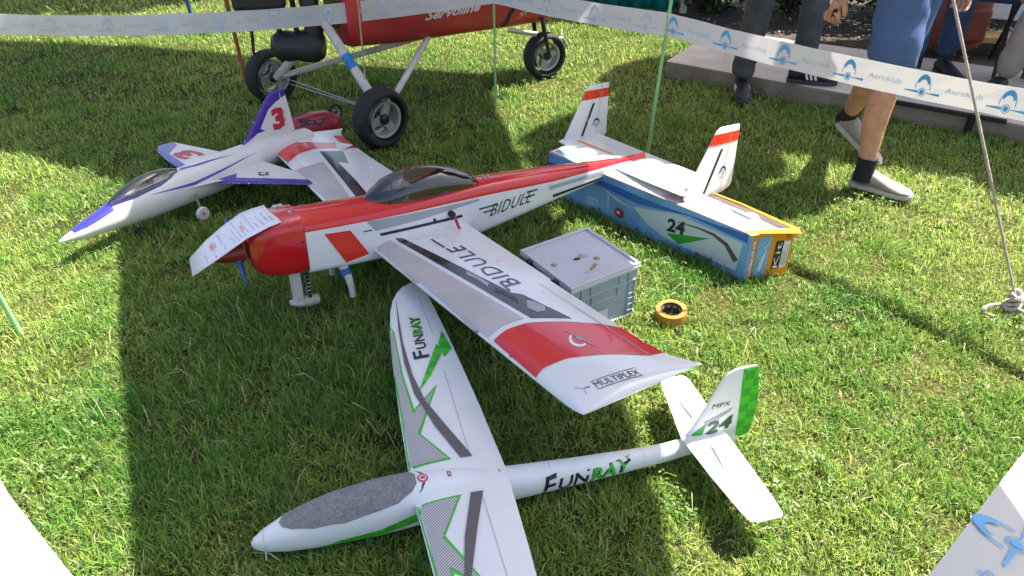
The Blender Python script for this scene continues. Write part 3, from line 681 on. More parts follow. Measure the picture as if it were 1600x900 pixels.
# ------------------------------------------------------------------ white and green glider
def glider():
    t = thing('model_glider', 'white foam model glider with green and grey print and a grey speckled canopy', 'model glider', (-.615, 1.14, 0), frame_rot(math.atan2(-.2646, -.9644)))
    ST = [(0, .004, .046, .056), (-.008, .013, .036, .067), (-.03, .025, .028, .082), (-.08, .038, .02, .108), (-.14, .047, .016, .130), (-.2, .052, .015, .146), (-.3, .056, .015, .160), (-.38, .054, .018, .161), (-.5, .048, .022, .147), (-.58, .043, .026, .130), (-.64, .038, .028, .118),
          (-.8, .031, .03, .104), (-.96, .025, .035, .093), (-1.06, .021, .038, .091), (-1.12, .017, .042, .100), (-1.2, .012, .046, .098), (-1.27, .005, .052, .088)]
    def rg(x, w, zb, zt):
        zm = (zb + zt) / 2; h = (zt - zb) / 2
        return [Vector((x, w * math.copysign(abs(math.cos(a)) ** .88, math.cos(a)), zm + h * math.copysign(abs(math.sin(a)) ** .9, math.sin(a)))) for a in [2 * math.pi * k / 24 for k in range(24)]]
    mb = MB(); mb.loft([rg(*s) for s in ST]); fus = mb.build('fuselage', 'foam_white_smooth', t, True)
    half = [(-.072, 0), (-.080, .016), (-.10, .027), (-.15, .041), (-.22, .048), (-.30, .048), (-.35, .043), (-.385, .030), (-.398, .014)]
    decal(fus, [half + [(x, -y) for x, y in half[:0:-1]]], 'canopy_grey', 'canopy', t, off=.0022, step=.015)
    for sg in (1, -1):
        decal(fus, [[(-.20, .058), (-.30, .070), (-.385, .098), (-.39, .070), (-.30, .045), (-.16, .036)]], 'green_check', 'green_flash', fus, 'y', sg)
        a, b_ = ((-.712, .036), (-.145, .010)) if sg > 0 else ((-.94, .055), (.145, -.010))
        c, d_ = ((-.845, .044), (-.095, .006)) if sg > 0 else ((-.795, .042), (.0, 0))
        if sg > 0:
            text_on(fus, 'F', (-.708, .040), (-.030, .003), (-.010, .058), 'black_ink', 'lettering', fus, 'y', 1, shear=0, bold=.02)
            text_on(fus, 'UN', (-.748, .046), (-.082, .005), (-.008, .040), 'black_ink', 'lettering', fus, 'y', 1, bold=.02)
            text_on(fus, 'RAY', (-.838, .050), (-.108, .006), (-.008, .038), 'black_ink', 'lettering_shadow', fus, 'y', 1, bold=.05, off=.0010)
            text_on(fus, 'RAY', (-.840, .051), (-.106, .006), (-.008, .036), 'green_ink', 'lettering', fus, 'y', 1, bold=.01, off=.0022)
    decal(fus, band([(-.735, -.03), (-.735, .03)], .0012), 'grey_ink', 'seam', fus); decal(fus, band([(-.99, -.03), (-.99, .03)], .0012), 'grey_ink', 'seam', fus)
    # badge
    decal(fus, [disc(-.415, 0, .013, 16)], 'decal_red', 'badge', fus); decal(fus, [disc(-.415, 0, .009, 16)], 'foam_white_smooth', 'badge', fus, off=.0018)
    text_on(fus, '25', (-.421, .006), (0, -.012), (.011, 0), 'decal_red', 'badge', fus, off=.0024)
    for sg in (1, -1): decal(fus, [[(-.412, .014 * sg), (-.400, .034 * sg), (-.408, .030 * sg), (-.420, .014 * sg)]], 'carbon_ink', 'badge_wing', fus)
    for x in (-.475, -.60): decal(fus, [[(x, -.012), (x - .010, -.012), (x - .010, .006), (x, .006)]], 'decal_red' if x > -.5 else 'carbon_ink', 'small_label', fus); decal(fus, [[(x - .002, -.009), (x - .008, -.009), (x - .008, .003), (x - .002, .003)]], 'grey_ink', 'small_label', fus, off=.0018)
    mb = MB(); mb.tube([(-.032, .028 * math.sin(a), .055 + .030 * math.cos(a)) for a in [2 * math.pi * k / 16 for k in range(17)]], .0012, 5); mb.tube([(-.032, .027, .05), (-.03, .036, .03), (-.03, .03, .02)], .0015, 5); mb.build('nose_string', 'tube_white', t, True)
    # wing
    LE = [(0, -.385), (.25, -.394), (.5, -.408), (.62, -.418), (.71, -.429), (.78, -.444), (.83, -.464), (.865, -.49), (.886, -.525)]
    TE = [(0, -.624), (.25, -.612), (.46, -.598), (.62, -.585), (.78, -.570), (.84, -.563), (.865, -.556), (.886, -.545)]
    ip = lambda T, y: float(np.interp(abs(y), [q[0] for q in T], [q[1] for q in T]))
    yy = [-.886, -.88, -.865, -.84, -.80, -.74, -.62, -.5, -.38, -.25, -.12, -.04, 0]; yy = yy + [-y for y in yy[-2::-1]]
    mb = MB(); mb.loft(wing_rings([(y, ip(LE, y), ip(TE, y), .122 + .012 * abs(y), 1 if abs(y) < .8 else .95) for y in yy], .085, .022, 9)); wing = mb.build('wing', 'foam_white', t, True)
    for sg in (-1, 1):
        s = -sg  # measured on the far panel (y < 0)
        D = lambda P, m_, nm, off=.0012: decal(wing, [[(x, y * s) for x, y in p] for p in P], m_, nm, wing, off=off)
        D([[(-.414, -.70), (-.402, -.387), (-.397, -.229), (-.389, -.058), (-.497, -.058), (-.437, -.165), (-.514, -.345), (-.436, -.262), (-.428, -.411), (-.432, -.62)]], 'green_ink', 'green_border')
        D([[(-.418, -.66), (-.407, -.387), (-.402, -.229), (-.395, -.064), (-.488, -.064), (-.430, -.168), (-.500, -.322), (-.430, -.245), (-.423, -.411), (-.429, -.60)]], 'hatch_grey', 'hatched_panel', .0020)
        D([[(-.462, -.80), (-.446, -.623), (-.439, -.464), (-.446, -.32), (-.478, -.182), (-.520, -.058), (-.550, -.058), (-.508, -.173), (-.470, -.286), (-.454, -.401), (-.450, -.555), (-.456, -.688)]], 'hatch_dark', 'curved_band', .0028)
        D([[(-.458, -.323), (-.546, -.528), (-.560, -.495), (-.505, -.388)]], 'green_check', 'green_flash', .0020)
        D([[(-.552, -.53), (-.574, -.593), (-.588, -.502), (-.557, -.463)]], 'green_check', 'green_flash', .0020)
        D(band([(-.545, -.06), (-.545, -.40)], .0015), 'grey_ink', 'hinge_line'); D(band([(-.545, -.58), (-.535, -.80)], .0015), 'grey_ink', 'hinge_line')
        if sg < 0:
            text_on(wing, 'F', (-.515, -.470), (.0, -.036), (.046, .004), 'black_ink', 'lettering', wing, bold=.02, off=.002)
            text_on(wing, 'UN', (-.515, -.514), (-.001, -.07), (.032, .003), 'black_ink', 'lettering', wing, bold=.02, off=.002)
            text_on(wing, 'RAY', (-.517, -.590), (-.002, -.092), (.032, .003), 'black_ink', 'lettering_shadow', wing, bold=.06, off=.0016)
            text_on(wing, 'RAY', (-.516, -.591), (-.002, -.090), (.030, .003), 'green_ink', 'lettering', wing, bold=.01, off=.0030)
        else:
            text_on(wing, 'FUNRAY', (-.515, .68), (.0, -.21), (.036, 0), 'green_dark', 'lettering', wing, bold=.02, off=.002)
    # tail
    FS = [(.070, -1.07, -1.300), (.095, -1.095, -1.306), (.134, -1.124, -1.309), (.19, -1.150, -1.308), (.25, -1.173, -1.300), (.295, -1.192, -1.292), (.310, -1.204, -1.288), (.318, -1.225, -1.282)]
    mb = MB(); mb.loft(plate_rings([(z, a, b_, 0) for z, a, b_ in FS], .085, 14, vertical=True)); fin = mb.build('fin', 'foam_white', t, True)
    for sg in (1, -1):
        decal(fin, [[(-1.244, .312), (-1.31, .312), (-1.315, .072), (-1.262, .072)]], 'green_check', 'rudder_check', fin, 'y', sg)
        decal(fin, [[(-1.155, .155), (-1.235, .190), (-1.225, .176), (-1.165, .14)]], 'grey_ink', 'fin_flash', fin, 'y', sg)
        decal(fin, [[(-1.125, .118), (-1.165, .150), (-1.16, .128), (-1.15, .1)]], 'green_dark', 'fin_flash', fin, 'y', sg)
        if sg > 0:
            text_on(fin, '24', (-1.162, .108), (-.074, .012), (-.008, .044), 'green_black', 'lettering', fin, 'y', 1, bold=.03, off=.003)
            text_on(fin, 'MPX', (-1.172, .198), (-.050, .003), (-.002, .015), 'black_ink', 'lettering', fin, 'y', 1)
        else:
            text_on(fin, '24', (-1.228, .115), (.070, -.012), (-.004, .043), 'green_dark', 'lettering', fin, 'y', -1, bold=.03)
    SS = [(-.262, -1.165, -1.215), (-.255, -1.145, -1.222), (-.23, -1.137, -1.226), (-.12, -1.120, -1.226), (0, -1.10, -1.222)]; SS = [(y * .87, a, b_) for y, a, b_ in SS] + [(-a * 1.14, b_ + .008, c) for a, b_, c in SS[-2::-1]]
    mb = MB(); mb.loft(plate_rings([(y, a, b_, .108) for y, a, b_ in SS], .09)); stab = mb.build('tailplane', 'foam_white', t, True)
    for sg in (1, -1):
        decal(stab, [[(-1.118, .03 * sg), (-1.132, .10 * sg), (-1.142, .20 * sg), (-1.15, .10 * sg), (-1.15, .04 * sg)]], 'hatch_grey', 'hatched_panel', stab)
        decal(stab, [[(-1.155, .05 * sg), (-1.163, .06 * sg), (-1.150, .17 * sg)]], 'carbon_ink', 'tail_flash', stab)
    return t
glider()

# ------------------------------------------------------------------ purple and white jet
def jet():
    t = thing('model_jet', 'white model jet with purple trim, clear canopy and a red figure three on its fin', 'model jet', (-1.696, 2.444, .11), frame_rot(R(234.5), .02, .09))
    ST = [(0, .003, -.004, .004), (-.02, .010, -.010, .012), (-.08, .024, -.022, .030), (-.15, .036, -.029, .050), (-.21, .046, -.034, .066), (-.35, .061, -.044, .087), (-.5, .071, -.047, .1), (-.7, .078, -.05, .104), (-.9, .07, -.040, .1), (-1.1, .055, -.025, .085), (-1.22, .045, -.012, .07), (-1.24, .03, 0, .055)]
    def rg(x, w, zb, zt):
        zm = (zb + zt) / 2; h = (zt - zb) / 2
        return [Vector((x, w * math.copysign(abs(math.cos(a)) ** .8, math.cos(a)), zm + h * math.sin(a))) for a in [2 * math.pi * k / 24 for k in range(24)]]
    mb = MB(); mb.loft([rg(*s) for s in ST]); fus = mb.build('fuselage', 'jet_white', t, True)
    decal(fus, [[(-.055, .0135), (-.10, .0235), (-.15, .030), (-.215, .036), (-.225, 0), (-.215, -.036), (-.15, -.030), (-.10, -.0235), (-.055, -.0135)]], 'jet_blue', 'anti_glare_panel', fus, off=.002, step=.007)
    # canopy
    cz = [(-.205, .003, .066), (-.215, .016, .074), (-.25, .028, .094), (-.31, .037, .117), (-.37, .041, .130), (-.42, .041, .133), (-.47, .036, .127), (-.515, .022, .114), (-.53, .004, .104)]
    rgs = []
    for x, w, zt in cz:
        zb = float(np.interp(-x, [.205, .35, .53], [.058, .072, .09])); zb = min(zb, zt - .002)
        rgs.append([Vector((x, w * math.cos(math.pi * k / 12), zb + (zt - zb) * math.sin(math.pi * k / 12) ** .85)) for k in range(13)])
    vs_ = [p for r_ in rgs for p in r_]; fs = [(i * 13 + k, i * 13 + k + 1, (i + 1) * 13 + k + 1, (i + 1) * 13 + k) for i in range(len(rgs) - 1) for k in range(12)]
    can = obj('canopy', vs_, fs, 'clear_glass', t, True)
    decal(fus, [[(-.23, .016), (-.30, .031), (-.45, .034), (-.51, .016), (-.51, -.016), (-.45, -.034), (-.30, -.031), (-.23, -.016)]], 'trousers_beige', 'cockpit_floor', fus)
    mb = MB(); mb.box((-.40, 0, .096), (.02, .035, .035)); mb.loft(sphere_rings((-.37, 0, .108), .013, 10, 6)); mb.build('pilot_seat', 'wood_brown', can, True)
    mb = MB(); mb.tube([(-.206, 0, .068), (-.22, .024, .067), (-.31, .040, .072), (-.42, .044, .082), (-.50, .030, .092), (-.528, 0, .104), (-.50, -.030, .092), (-.42, -.044, .082), (-.31, -.040, .072), (-.22, -.024, .067), (-.206, 0, .068)], .0025, 5); mb.build('canopy_frame', 'jet_purple', can, True)
    # wings with root extensions
    for sg in (1, -1):
        W = [(.03, -.58, -.905), (.08, -.615, -.90), (.12, -.64, -.897), (.30, -.725, -.885), (.46, -.80, -.872), (.50, -.825, -.868)] if sg > 0 else [(.03, -.58, -.905), (.08, -.61, -.90), (.12, -.63, -.897), (.35, -.69, -.885), (.55, -.755, -.872), (.60, -.79, -.868)]
        mb = MB(); mb.loft(plate_rings([(y * sg, a, b_, .022) for y, a, b_ in W], .055, 14)); wing = mb.build('wing', 'jet_white', t, True)
        decal(wing, [[(-.61, .09), (-.80, .48), (-.835, .51), (-.88, .51), (-.838, .43), (-.70, .14), (-.735, .10), (-.66, .085)] if sg > 0 else [(-.60, -.10), (-.69, -.40), (-.76, -.62), (-.88, -.62), (-.85, -.53), (-.75, -.44), (-.675, -.15)]], 'jet_purple', 'purple_edge', wing, off=.0016, step=.010)
        if sg > 0:
            decal(wing, [disc(-.79, .21, .022, 18)], 'carbon_ink', 'roundel', wing); star = []
            for k in range(10): a = math.pi * k / 5; r_ = .019 if k % 2 == 0 else .008; star.append((-.79 + r_ * math.cos(a), .21 + r_ * math.sin(a)))
            decal(wing, [star], 'jet_white', 'roundel_star', wing, off=.0022); decal(wing, band([(-.79, .175), (-.79, .188)], .010) + band([(-.79, .232), (-.79, .245)], .010), 'carbon_ink', 'roundel_bar', wing)
        else:
            text_on(wing, '3', (-.83, -.26), (-.01, -.15), (.10, -.02), 'decal_red', 'numeral', wing, bold=.05)
        L = [(.035, -.34, -.62), (.055, -.44, -.62), (.075, -.53, -.63), (.105, -.60, -.64), (.125, -.635, -.65)]
        mb = MB(); mb.loft(plate_rings([(y * sg, a, b_, .035) for y, a, b_ in L], .03, 5)); mb.build('root_extension', 'jet_white', t, True)
        decal(fus, [[(-.36, .062), (-.55, .052), (-.68, .060), (-.88, .072), (-.68, .052), (-.55, .040)]], 'jet_purple', 'side_flash', fus, 'y', sg)
        T = [(.04, -1.03, -1.24), (.10, -1.08, -1.24), (.27, -1.18, -1.25), (.28, -1.20, -1.25)]
        mb = MB(); mb.loft(plate_rings([(y * sg, a, b_, .02) for y, a, b_ in T], .05, 5)); ta = mb.build('tailplane', 'jet_white', t, True)
        mb = MB(); mb.tube([(-.53, .085 * sg, .01), (-.53, .095 * sg, -.06)], .006, 8); lg = mb.build('main_gear_leg', 'steel', t, True)
        mb = MB(); mb.lathe([(.008, -.010), (.026, -.010), (.030, -.004), (.030, .004), (.026, .010), (.008, .010)], (-.53, .10 * sg, -.078 if sg > 0 else -.062), (0, 1, 0), 16); mb.build('wheel', 'tube_white', t, True)
    decal(fus, [[(-.53, .012), (-.60, .03), (-.78, .045), (-.60, .018), (-.55, .0)]], 'jet_purple', 'spine_flash', fus)
    FS = [(.085, -.845, -1.155), (.11, -.868, -1.152), (.17, -.93, -1.15), (.25, -1.015, -1.143), (.276, -1.045, -1.141), (.282, -1.065, -1.139)]
    mb = MB(); mb.loft(plate_rings([(z, a, b_, 0) for z, a, b_ in FS], .05, 14, vertical=True)); fin = mb.build('fin', 'jet_white', t, True)
    for sg in (1, -1):
        decal(fin, [[(-.83, .088), (-1.035, .29), (-1.15, .29), (-1.145, .255), (-1.08, .238), (-1.03, .215), (-.965, .145), (-.99, .13), (-.945, .13), (-.90, .112)]], 'jet_purple', 'fin_edge', fin, 'y', sg, off=.0016, step=.010)
        a, b_ = ((-1.035, .112), (-.078, .0)) if sg > 0 else ((-1.11, .112), (.078, 0))
        text_on(fin, '3', a, b_, (-.006, .10), 'decal_red', 'numeral', fin, 'y', sg, bold=.06)
        decal(fin, band([(-1.105, .09), (-1.11, .27)], .003), 'white_film', 'hinge_line', fin, 'y', sg, off=.0024)
    mb = MB(); mb.tube([(-.30, 0, -.02), (-.30, 0, -.085)], .006, 8); ng = mb.build('nose_gear_leg', 'steel', t, True)
    mb = MB(); mb.lathe([(.006, -.008), (.02, -.008), (.024, -.003), (.024, .003), (.02, .008), (.006, .008)], (-.30, 0, -.088), (0, 1, 0), 14); mb.build('wheel', 'tyre', t, True)
jet()

# ------------------------------------------------------------------ printed carton under the tail
def carton():
    A = Vector((.855, 2.345, 0)); B = Vector((.16, 3.075, 0)); C = Vector((1.03, 2.385, 0)); Dd = Vector((.30, 3.206, 0)); Hh = .196
    c = (A + B + C + Dd) / 4
    t = thing('kit_carton', 'long blue and orange printed cardboard carton lying on the grass under the tail', 'carton', (c.x, c.y, 0))
    L = lambda p: p - Vector((c.x, c.y, 0))
    a, b, cc, d = L(A), L(B), L(C), L(Dd); up = Vector((0, 0, Hh))
    mb = MB(); mb.add([a, b, d, cc, a + up, b + up, d + up, cc + up], [(0, 3, 2, 1), (4, 5, 6, 7), (0, 1, 5, 4), (1, 2, 6, 5), (2, 3, 7, 6), (3, 0, 4, 7)])
    bx = mb.build('carton_body', ['box_blue', 'box_white', 'box_orange'], t)
    for p in bx.data.polygons:
        if p.normal.z > .9: p.material_index = 1
        elif p.normal.x > .2: p.material_index = 2
    bevel(bx, .004, 2)
    u = (A - B).normalized(); v = Vector((0, 0, 1)); n_ = Vector((u.y, -u.x, 0))
    if n_.dot(Vector((-1, -1, 0))) < 0: n_ = -n_
    F = lambda P, m_, nm, off=.0012: flat(P, b, u, v, n_, m_, nm, bx, off)
    F([[(0, .150), (.20, .165), (.62, .165), (1.0, .192), (1.0, .16), (.75, .172), (.5, .13), (.3, .14), (0, .13)]], 'box_blue_dark', 'dark_band')
    F([[(.48, .11), (.70, .160), (.985, .152), (.975, .030), (.836, .030), (.654, .035), (.56, .06)]], 'box_light', 'pale_panel', .0016)
    F([[(.656, .060), (.85, .116), (.716, .034)]], 'green_dark', 'green_flash', .0022)
    F(band([(.70, .128), (.79, .138), (.86, .138), (.92, .120), (.97, .070)], [.003, .006, .012, .018, .024]), 'carbon_ink', 'curved_band', .0022)
    def T(body, o, du, dv, m_, off=.0028, **k): flat_bm(text_bm(body, o, du, dv, **k), b, u, v, n_, m_, 'lettering', bx, off)
    T('24', (.655, .070), (.082, .012), (0, .058), 'black_ink', bold=.04)
    T('MULTIPLEX', (.797, .024), (.078, .0), (0, .014), 'black_ink')
    F([[(.240, .020), (.296, .022), (.296, .07), (.240, .07)]], 'box_light', 'sign_mark'); F([[(.246, .026), (.290, .028), (.290, .064), (.246, .064)]], 'box_blue', 'sign_mark', .0020)
    F(band([(.254, .040), (.282, .041)], .006) + band([(.254, .052), (.274, .053)], .005), 'box_light', 'sign_mark', .0026)
    F([disc(.415, .055, .022, 20, 1.15)], 'box_brown', 'round_mark'); F([disc(.415, .055, .016, 20, 1.3)], 'decal_red', 'round_mark', .0020); F([disc(.410, .056, .006, 12, 1.4)], 'box_white', 'round_mark', .0026)
    F([[(.315, .135), (.40, .105), (.475, .10), (.40, .118)], [(.345, .115), (.352, .04), (.357, .04), (.356, .115)]], 'box_light', 'glider_picture', .0018)
    # end face
    e = (C - A); eL = e.length; e.normalize(); en = Vector((e.y, -e.x, 0))
    if en.y > 0: en = -en
    G = lambda P, m_, nm, off=.0012: flat(P, a, e, v, en, m_, nm, bx, off)
    G([[(.0, 0), (.014, 0), (.012, .19), (0, .19)]], 'box_blue', 'end_strip'); G([[(.016, .012), (.027, .012), (.027, .165), (.016, .165)]], 'box_white', 'end_strip', .0016)
    flat_bm(text_bm('MULTIPLEX', (.0255, .016), (0, .145), (-.008, 0)), a, e, v, en, 'decal_red', 'lettering', bx, .0026)
    G([[(.034, .010), (.086, .010), (.088, .180), (.036, .182)]], 'box_blue', 'end_picture', .0016)
    G(band([(.045, .020), (.083, .172)], .003) + band([(.060, .035), (.075, .15)], .006) + band([(.062, .135), (.074, .142)], .005), 'box_white', 'glider_picture', .0026)
    flat_bm(text_bm('FUNRAY', (.050, .02), (0, .08), (-.010, 0)), a, e, v, en, 'green_ink', 'lettering', bx, .0026)
    G([[(.108, .036), (.139, .038), (.139, .158), (.110, .156)]], 'black_ink', 'kit_panel', .0016)
    flat_bm(text_bm('Kit', (.133, .042), (0, .108), (-.020, 0)), a, e, v, en, 'box_white', 'lettering', bx, .0028)
    G([[(.141, .038), (.166, .042), (.168, .152), (.141, .156)]], 'box_white', 'kit_panel', .0016)
    for k in range(4): G(band([(.146 + k * .005, .05), (.146 + k * .005, .11 + .03 * (k % 2))], .0018), 'grey_ink', 'small_print', .0026)
    # lid: printed panels and the orange rims
    w = (Dd - B).length; un_ = -n_
    P_ = lambda P, m_, nm, off=.0012: flat(P, b + up, u, un_, Vector((0, 0, 1)), m_, nm, bx, off)
    P_([[(0, .0), (1.0, 0), (1.0, .007), (0, .007)]], 'cardboard', 'cut_edge', .0016)
    P_([[(.0, .176), (.86, .178), (.98, .164), (1.12, .15), (1.10, .168), (.86, .188), (0, .188)]], 'box_orange', 'orange_rim', .0016)
    P_([[(.97, .0), (1.0, .004), (1.13, .145), (1.09, .158)]], 'box_orange', 'orange_rim', .0018)
    P_([[(.64, .172), (.94, .168), (.90, .135), (.70, .145)], [(.93, .165), (1.08, .150), (1.05, .115), (.97, .125)]], 'box_brown', 'lid_picture', .0014)
    P_([[(.80, .132), (.96, .115), (1.03, .11), (.98, .06), (.90, .085)]], 'box_blue', 'lid_picture', .0015)
    P_([[(.84, .118), (.95, .108), (.94, .092), (.87, .10)]], 'box_brown', 'lid_picture', .0020)
    P_([[(.60, .02), (.93, .02), (.96, .045), (.80, .06), (.62, .05)]], 'paper_red', 'lid_picture', .0015)
    P_([[(.02, .02), (.20, .03), (.23, .06), (.10, .07), (.02, .05)]], 'box_blue', 'lid_picture', .0015); P_([[(.14, .03), (.30, .02), (.32, .05), (.22, .06)]], 'box_orange', 'lid_picture', .0018)
    for k in range(5): P_(band([(.34 + k * .02, .03 + k * .016), (.56 + .01 * k, .035 + k * .018)], .004), 'box_light', 'lid_print', .0016)
    # loose end flap bulging out beyond the corner
    f0 = cc + Vector((0, 0, .02)); mb = MB(); q = Vector((.012, .014, 0))
    mb.add([cc + en * .004 - e * .03 + Vector((0, 0, .19)), cc + q + Vector((0, 0, .186)), cc + q * .8 + Vector((0, 0, .16)), cc + en * .004 - e * .03 + Vector((0, 0, .165))], [(0, 1, 2, 3)])
    fl = mb.build('end_flap', 'box_orange_dark', bx); so = fl.modifiers.new('t', 'SOLIDIFY'); so.thickness = .002
carton()

# ------------------------------------------------------------------ grey crate
def crate():
    e1 = Vector((.246, .169, 0)).normalized(); e2 = Vector((.161, -.251, 0)).normalized(); c = Vector((.2285, 2.174, 0))
    rot = Matrix((e1, -e2 if e1.cross(-e2).z > 0 else e2, (0, 0, 1))).transposed()   # x along e1, y towards the far left
    t = thing('storage_crate', 'grey plastic storage crate with a pale lid beside the wing', 'crate', c, rot)
    S = .146; w = .004
    mb = MB()
    q = [(-S, -S), (S, -S), (S, S), (-S, S)]; o_ = [(x * .955, y * .955) for x, y in q]
    def tubw(z0, s0, z1, s1, mi=0):
        mb.add([(x * s0, y * s0, z0) for x, y in q] + [(x * s1, y * s1, z1) for x, y in q], [(0, 1, 5, 4), (1, 2, 6, 5), (2, 3, 7, 6), (3, 0, 4, 7)])
    tubw(.0, .93, .19, .955); mb.add([(x * .93, y * .93, 0) for x, y in q], [(3, 2, 1, 0)]); mb.add([(x * .955, y * .955, .19) for x, y in q], [(0, 1, 2, 3)])
    tub = mb.build('tub', 'crate_grey', t)
    for ax in range(4):
        rz = Matrix.Rotation(ax * math.pi / 2, 3, 'Z')
        def rib(cx, cz, sx, sz, d=.008):
            m2 = MB(); m2.box(rz @ Vector((cx, -S * .95 - d / 2 + .004, cz)), (sx, d, sz), rz); bevel(m2.build('rib', 'crate_grey', tub), .0015, 1)
        rib(0, .150, .272, .006); rib(0, .008, .27, .010)
        for x in (-.10, -.06, .06, .10): rib(x, .168, .004, .034)
        for x in (-.055, .055): rib(x, .130, .004, .034)
        rib(0, .113, .112, .004)
        for x in (-.118, .118):
            for z in (.03, .055, .08, .10): rib(x, z, .024, .004)
        for x in (-.131, -.105, .105, .131): rib(x, .076, .004, .142)
    # lid with raised rim
    mb = MB(); mb.box((0, 0, .199), (2 * S, 2 * S, .016)); lid = bevel(mb.build('lid', 'crate_lid', t), .004, 2)
    for ax in range(4):
        rz = Matrix.Rotation(ax * math.pi / 2, 3, 'Z'); m2 = MB(); m2.box(rz @ Vector((0, -S + .0065, .2105)), (2 * S - (.026 if ax % 2 else 0), .011, .009), rz); bevel(m2.build('lid_rim', 'crate_lid', lid), .003, 2)
    for y in (-.07, .08):
        m2 = MB(); m2.box((-S - .004, y, .193), (.014, .026, .028)); m2.tube([(-S - .008, y - .012, .200), (-S - .006, y + .012, .200)], .006, 8); bevel(m2.build('latch', 'black_plastic', t), .002, 1)
    m2 = MB(); m2.box((.09, S + .006, .196), (.03, .014, .018)); bevel(m2.build('hinge', 'black_plastic', t), .002, 1)
    # stickers, print and scuffs on the lid
    P = lambda p, m_, nm, off=.0012: flat(p, (0, 0, .207), (1, 0, 0), (0, 1, 0), (0, 0, 1), m_, nm, lid, off)
    P([[(-.03, -.005), (-.005, -.012), (.0, .004), (-.02, .006)]], 'black_ink', 'emblem'); P([[(.0, -.006), (.03, -.010), (.03, -.004), (.005, .01)], disc(.012, .012, .009, 12)], 'grey_ink', 'emblem')
    for x, y in ((.045, -.035), (-.10, .01)):
        P([disc(x, y, .011, 14)], 'cardboard', 'wing_nut'); mb = MB(); mb.lathe([(.001, 0), (.006, 0), (.005, .006), (.001, .007)], (x, y, .208), (0, 0, 1), 10, closed=False); mb.build('wing_nut', 'alu', lid, True)
    P([[(-.022, -.078), (.018, -.055), (.024, -.068), (-.016, -.086)]], 'packing_tape', 'tape_scrap')
    P([disc(-.035, -.085, .008, 12)], 'grey_ink', 'scuff')
    flat([[(-.075, .03), (.02, .03), (.02, .075), (-.05, .08)]], (0, -S * .95, 0), (1, 0, 0), (0, 0, 1), (0, -1, 0), 'box_light', 'label', tub, .0035)  # lit patch on the tub side, painted as a pale area
crate()
def tape_roll():
    t = thing('tape_roll', 'roll of amber packing tape lying flat on the grass', 'tape roll', (.545, 2.095, .0), frame_rot(.4, .05, .04))
    mb = MB(); mb.lathe([(.037, .010), (.053, .010), (.0535, .013), (.0535, .050), (.053, .053), (.037, .053)], (0, 0, 0), (0, 0, 1), 40); mb.build('tape', 'packing_tape', t, True)
    mb = MB(); mb.lathe([(.0345, .009), (.0375, .009), (.0375, .054), (.0345, .054)], (0, 0, 0), (0, 0, 1), 36); mb.build('core', 'cardboard_core', t, True)
    mb = MB()
    for k in range(10):
        a = 2 * math.pi * k / 10; mb.box((.0343 * math.cos(a), .0343 * math.sin(a), .038), (.0015, .012, .010), Matrix.Rotation(a, 3, 'Z'))
    mb.build('core_print', 'grey_ink', t)
tape_roll()

# ------------------------------------------------------------------ red trike with its wing
def wheel(t, c, ax, r, w, name='wheel'):
    c = Vector(c); ax = Vector(ax).normalized()
    e = bpy.data.objects.new(name, None); COL.objects.link(e); e.parent = t; e.location = c; e.empty_display_size = .05
    mb = MB(); ri = r * .60; prof = []
    for k in range(13):
        a = -math.pi * .62 + 2 * math.pi * .62 * k / 12; prof.append((ri + (r - ri) * (.5 + .5 * math.cos(a)) ** .75 * 1.0 if abs(a) < 3 else ri, w / 2 * 1.02 * math.sin(a) if abs(a) < math.pi / 2 else math.copysign(w / 2 * (1.02 - .25 * (abs(a) - math.pi / 2)), a)))
    mb.lathe(prof, (0, 0, 0), ax, 40); mb.build('tyre', 'tyre', e, True)
    mb = MB(); mb.lathe([(ri * .90, -w * .40), (ri * 1.02, -w * .42), (ri * 1.02, -w * .32), (ri * .86, -w * .15), (ri * .86, w * .15), (ri * 1.02, w * .32), (ri * 1.02, w * .42), (ri * .90, w * .40), (ri * .80, w * .10), (ri * .80, -w * .10)], (0, 0, 0), ax, 36)
    u = ax.orthogonal().normalized(); v = ax.cross(u)
    for sd in (-1, 1):
        for k in range(3):
            a = 2 * math.pi * k / 3 + .5
            d = u * math.cos(a) + v * math.sin(a); s = ax.cross(d); z = ax * (w * .24 * sd)
            p = [d * ri * .2 - s * ri * .26, d * ri * .2 + s * ri * .26, d * ri * .88 + s * ri * .20, d * ri * .88 - s * ri * .20]
            mb.add([q + z for q in p] + [q + z * .6 for q in p], [(0, 1, 2, 3), (7, 6, 5, 4), (0, 4, 5, 1), (1, 5, 6, 2), (2, 6, 7, 3), (3, 7, 4, 0)])
    mb.build('rim', 'alu', e, True)
    mb = MB(); mb.lathe([(.001, -w * .5), (ri * .12, -w * .5), (ri * .16, -w * .42), (ri * .30, -w * .36), (ri * .30, w * .36), (ri * .16, w * .42), (ri * .12, w * .5), (.001, w * .5)], (0, 0, 0), ax, 18, closed=False); mb.build('hub', 'dark_metal', e, True)
    return e
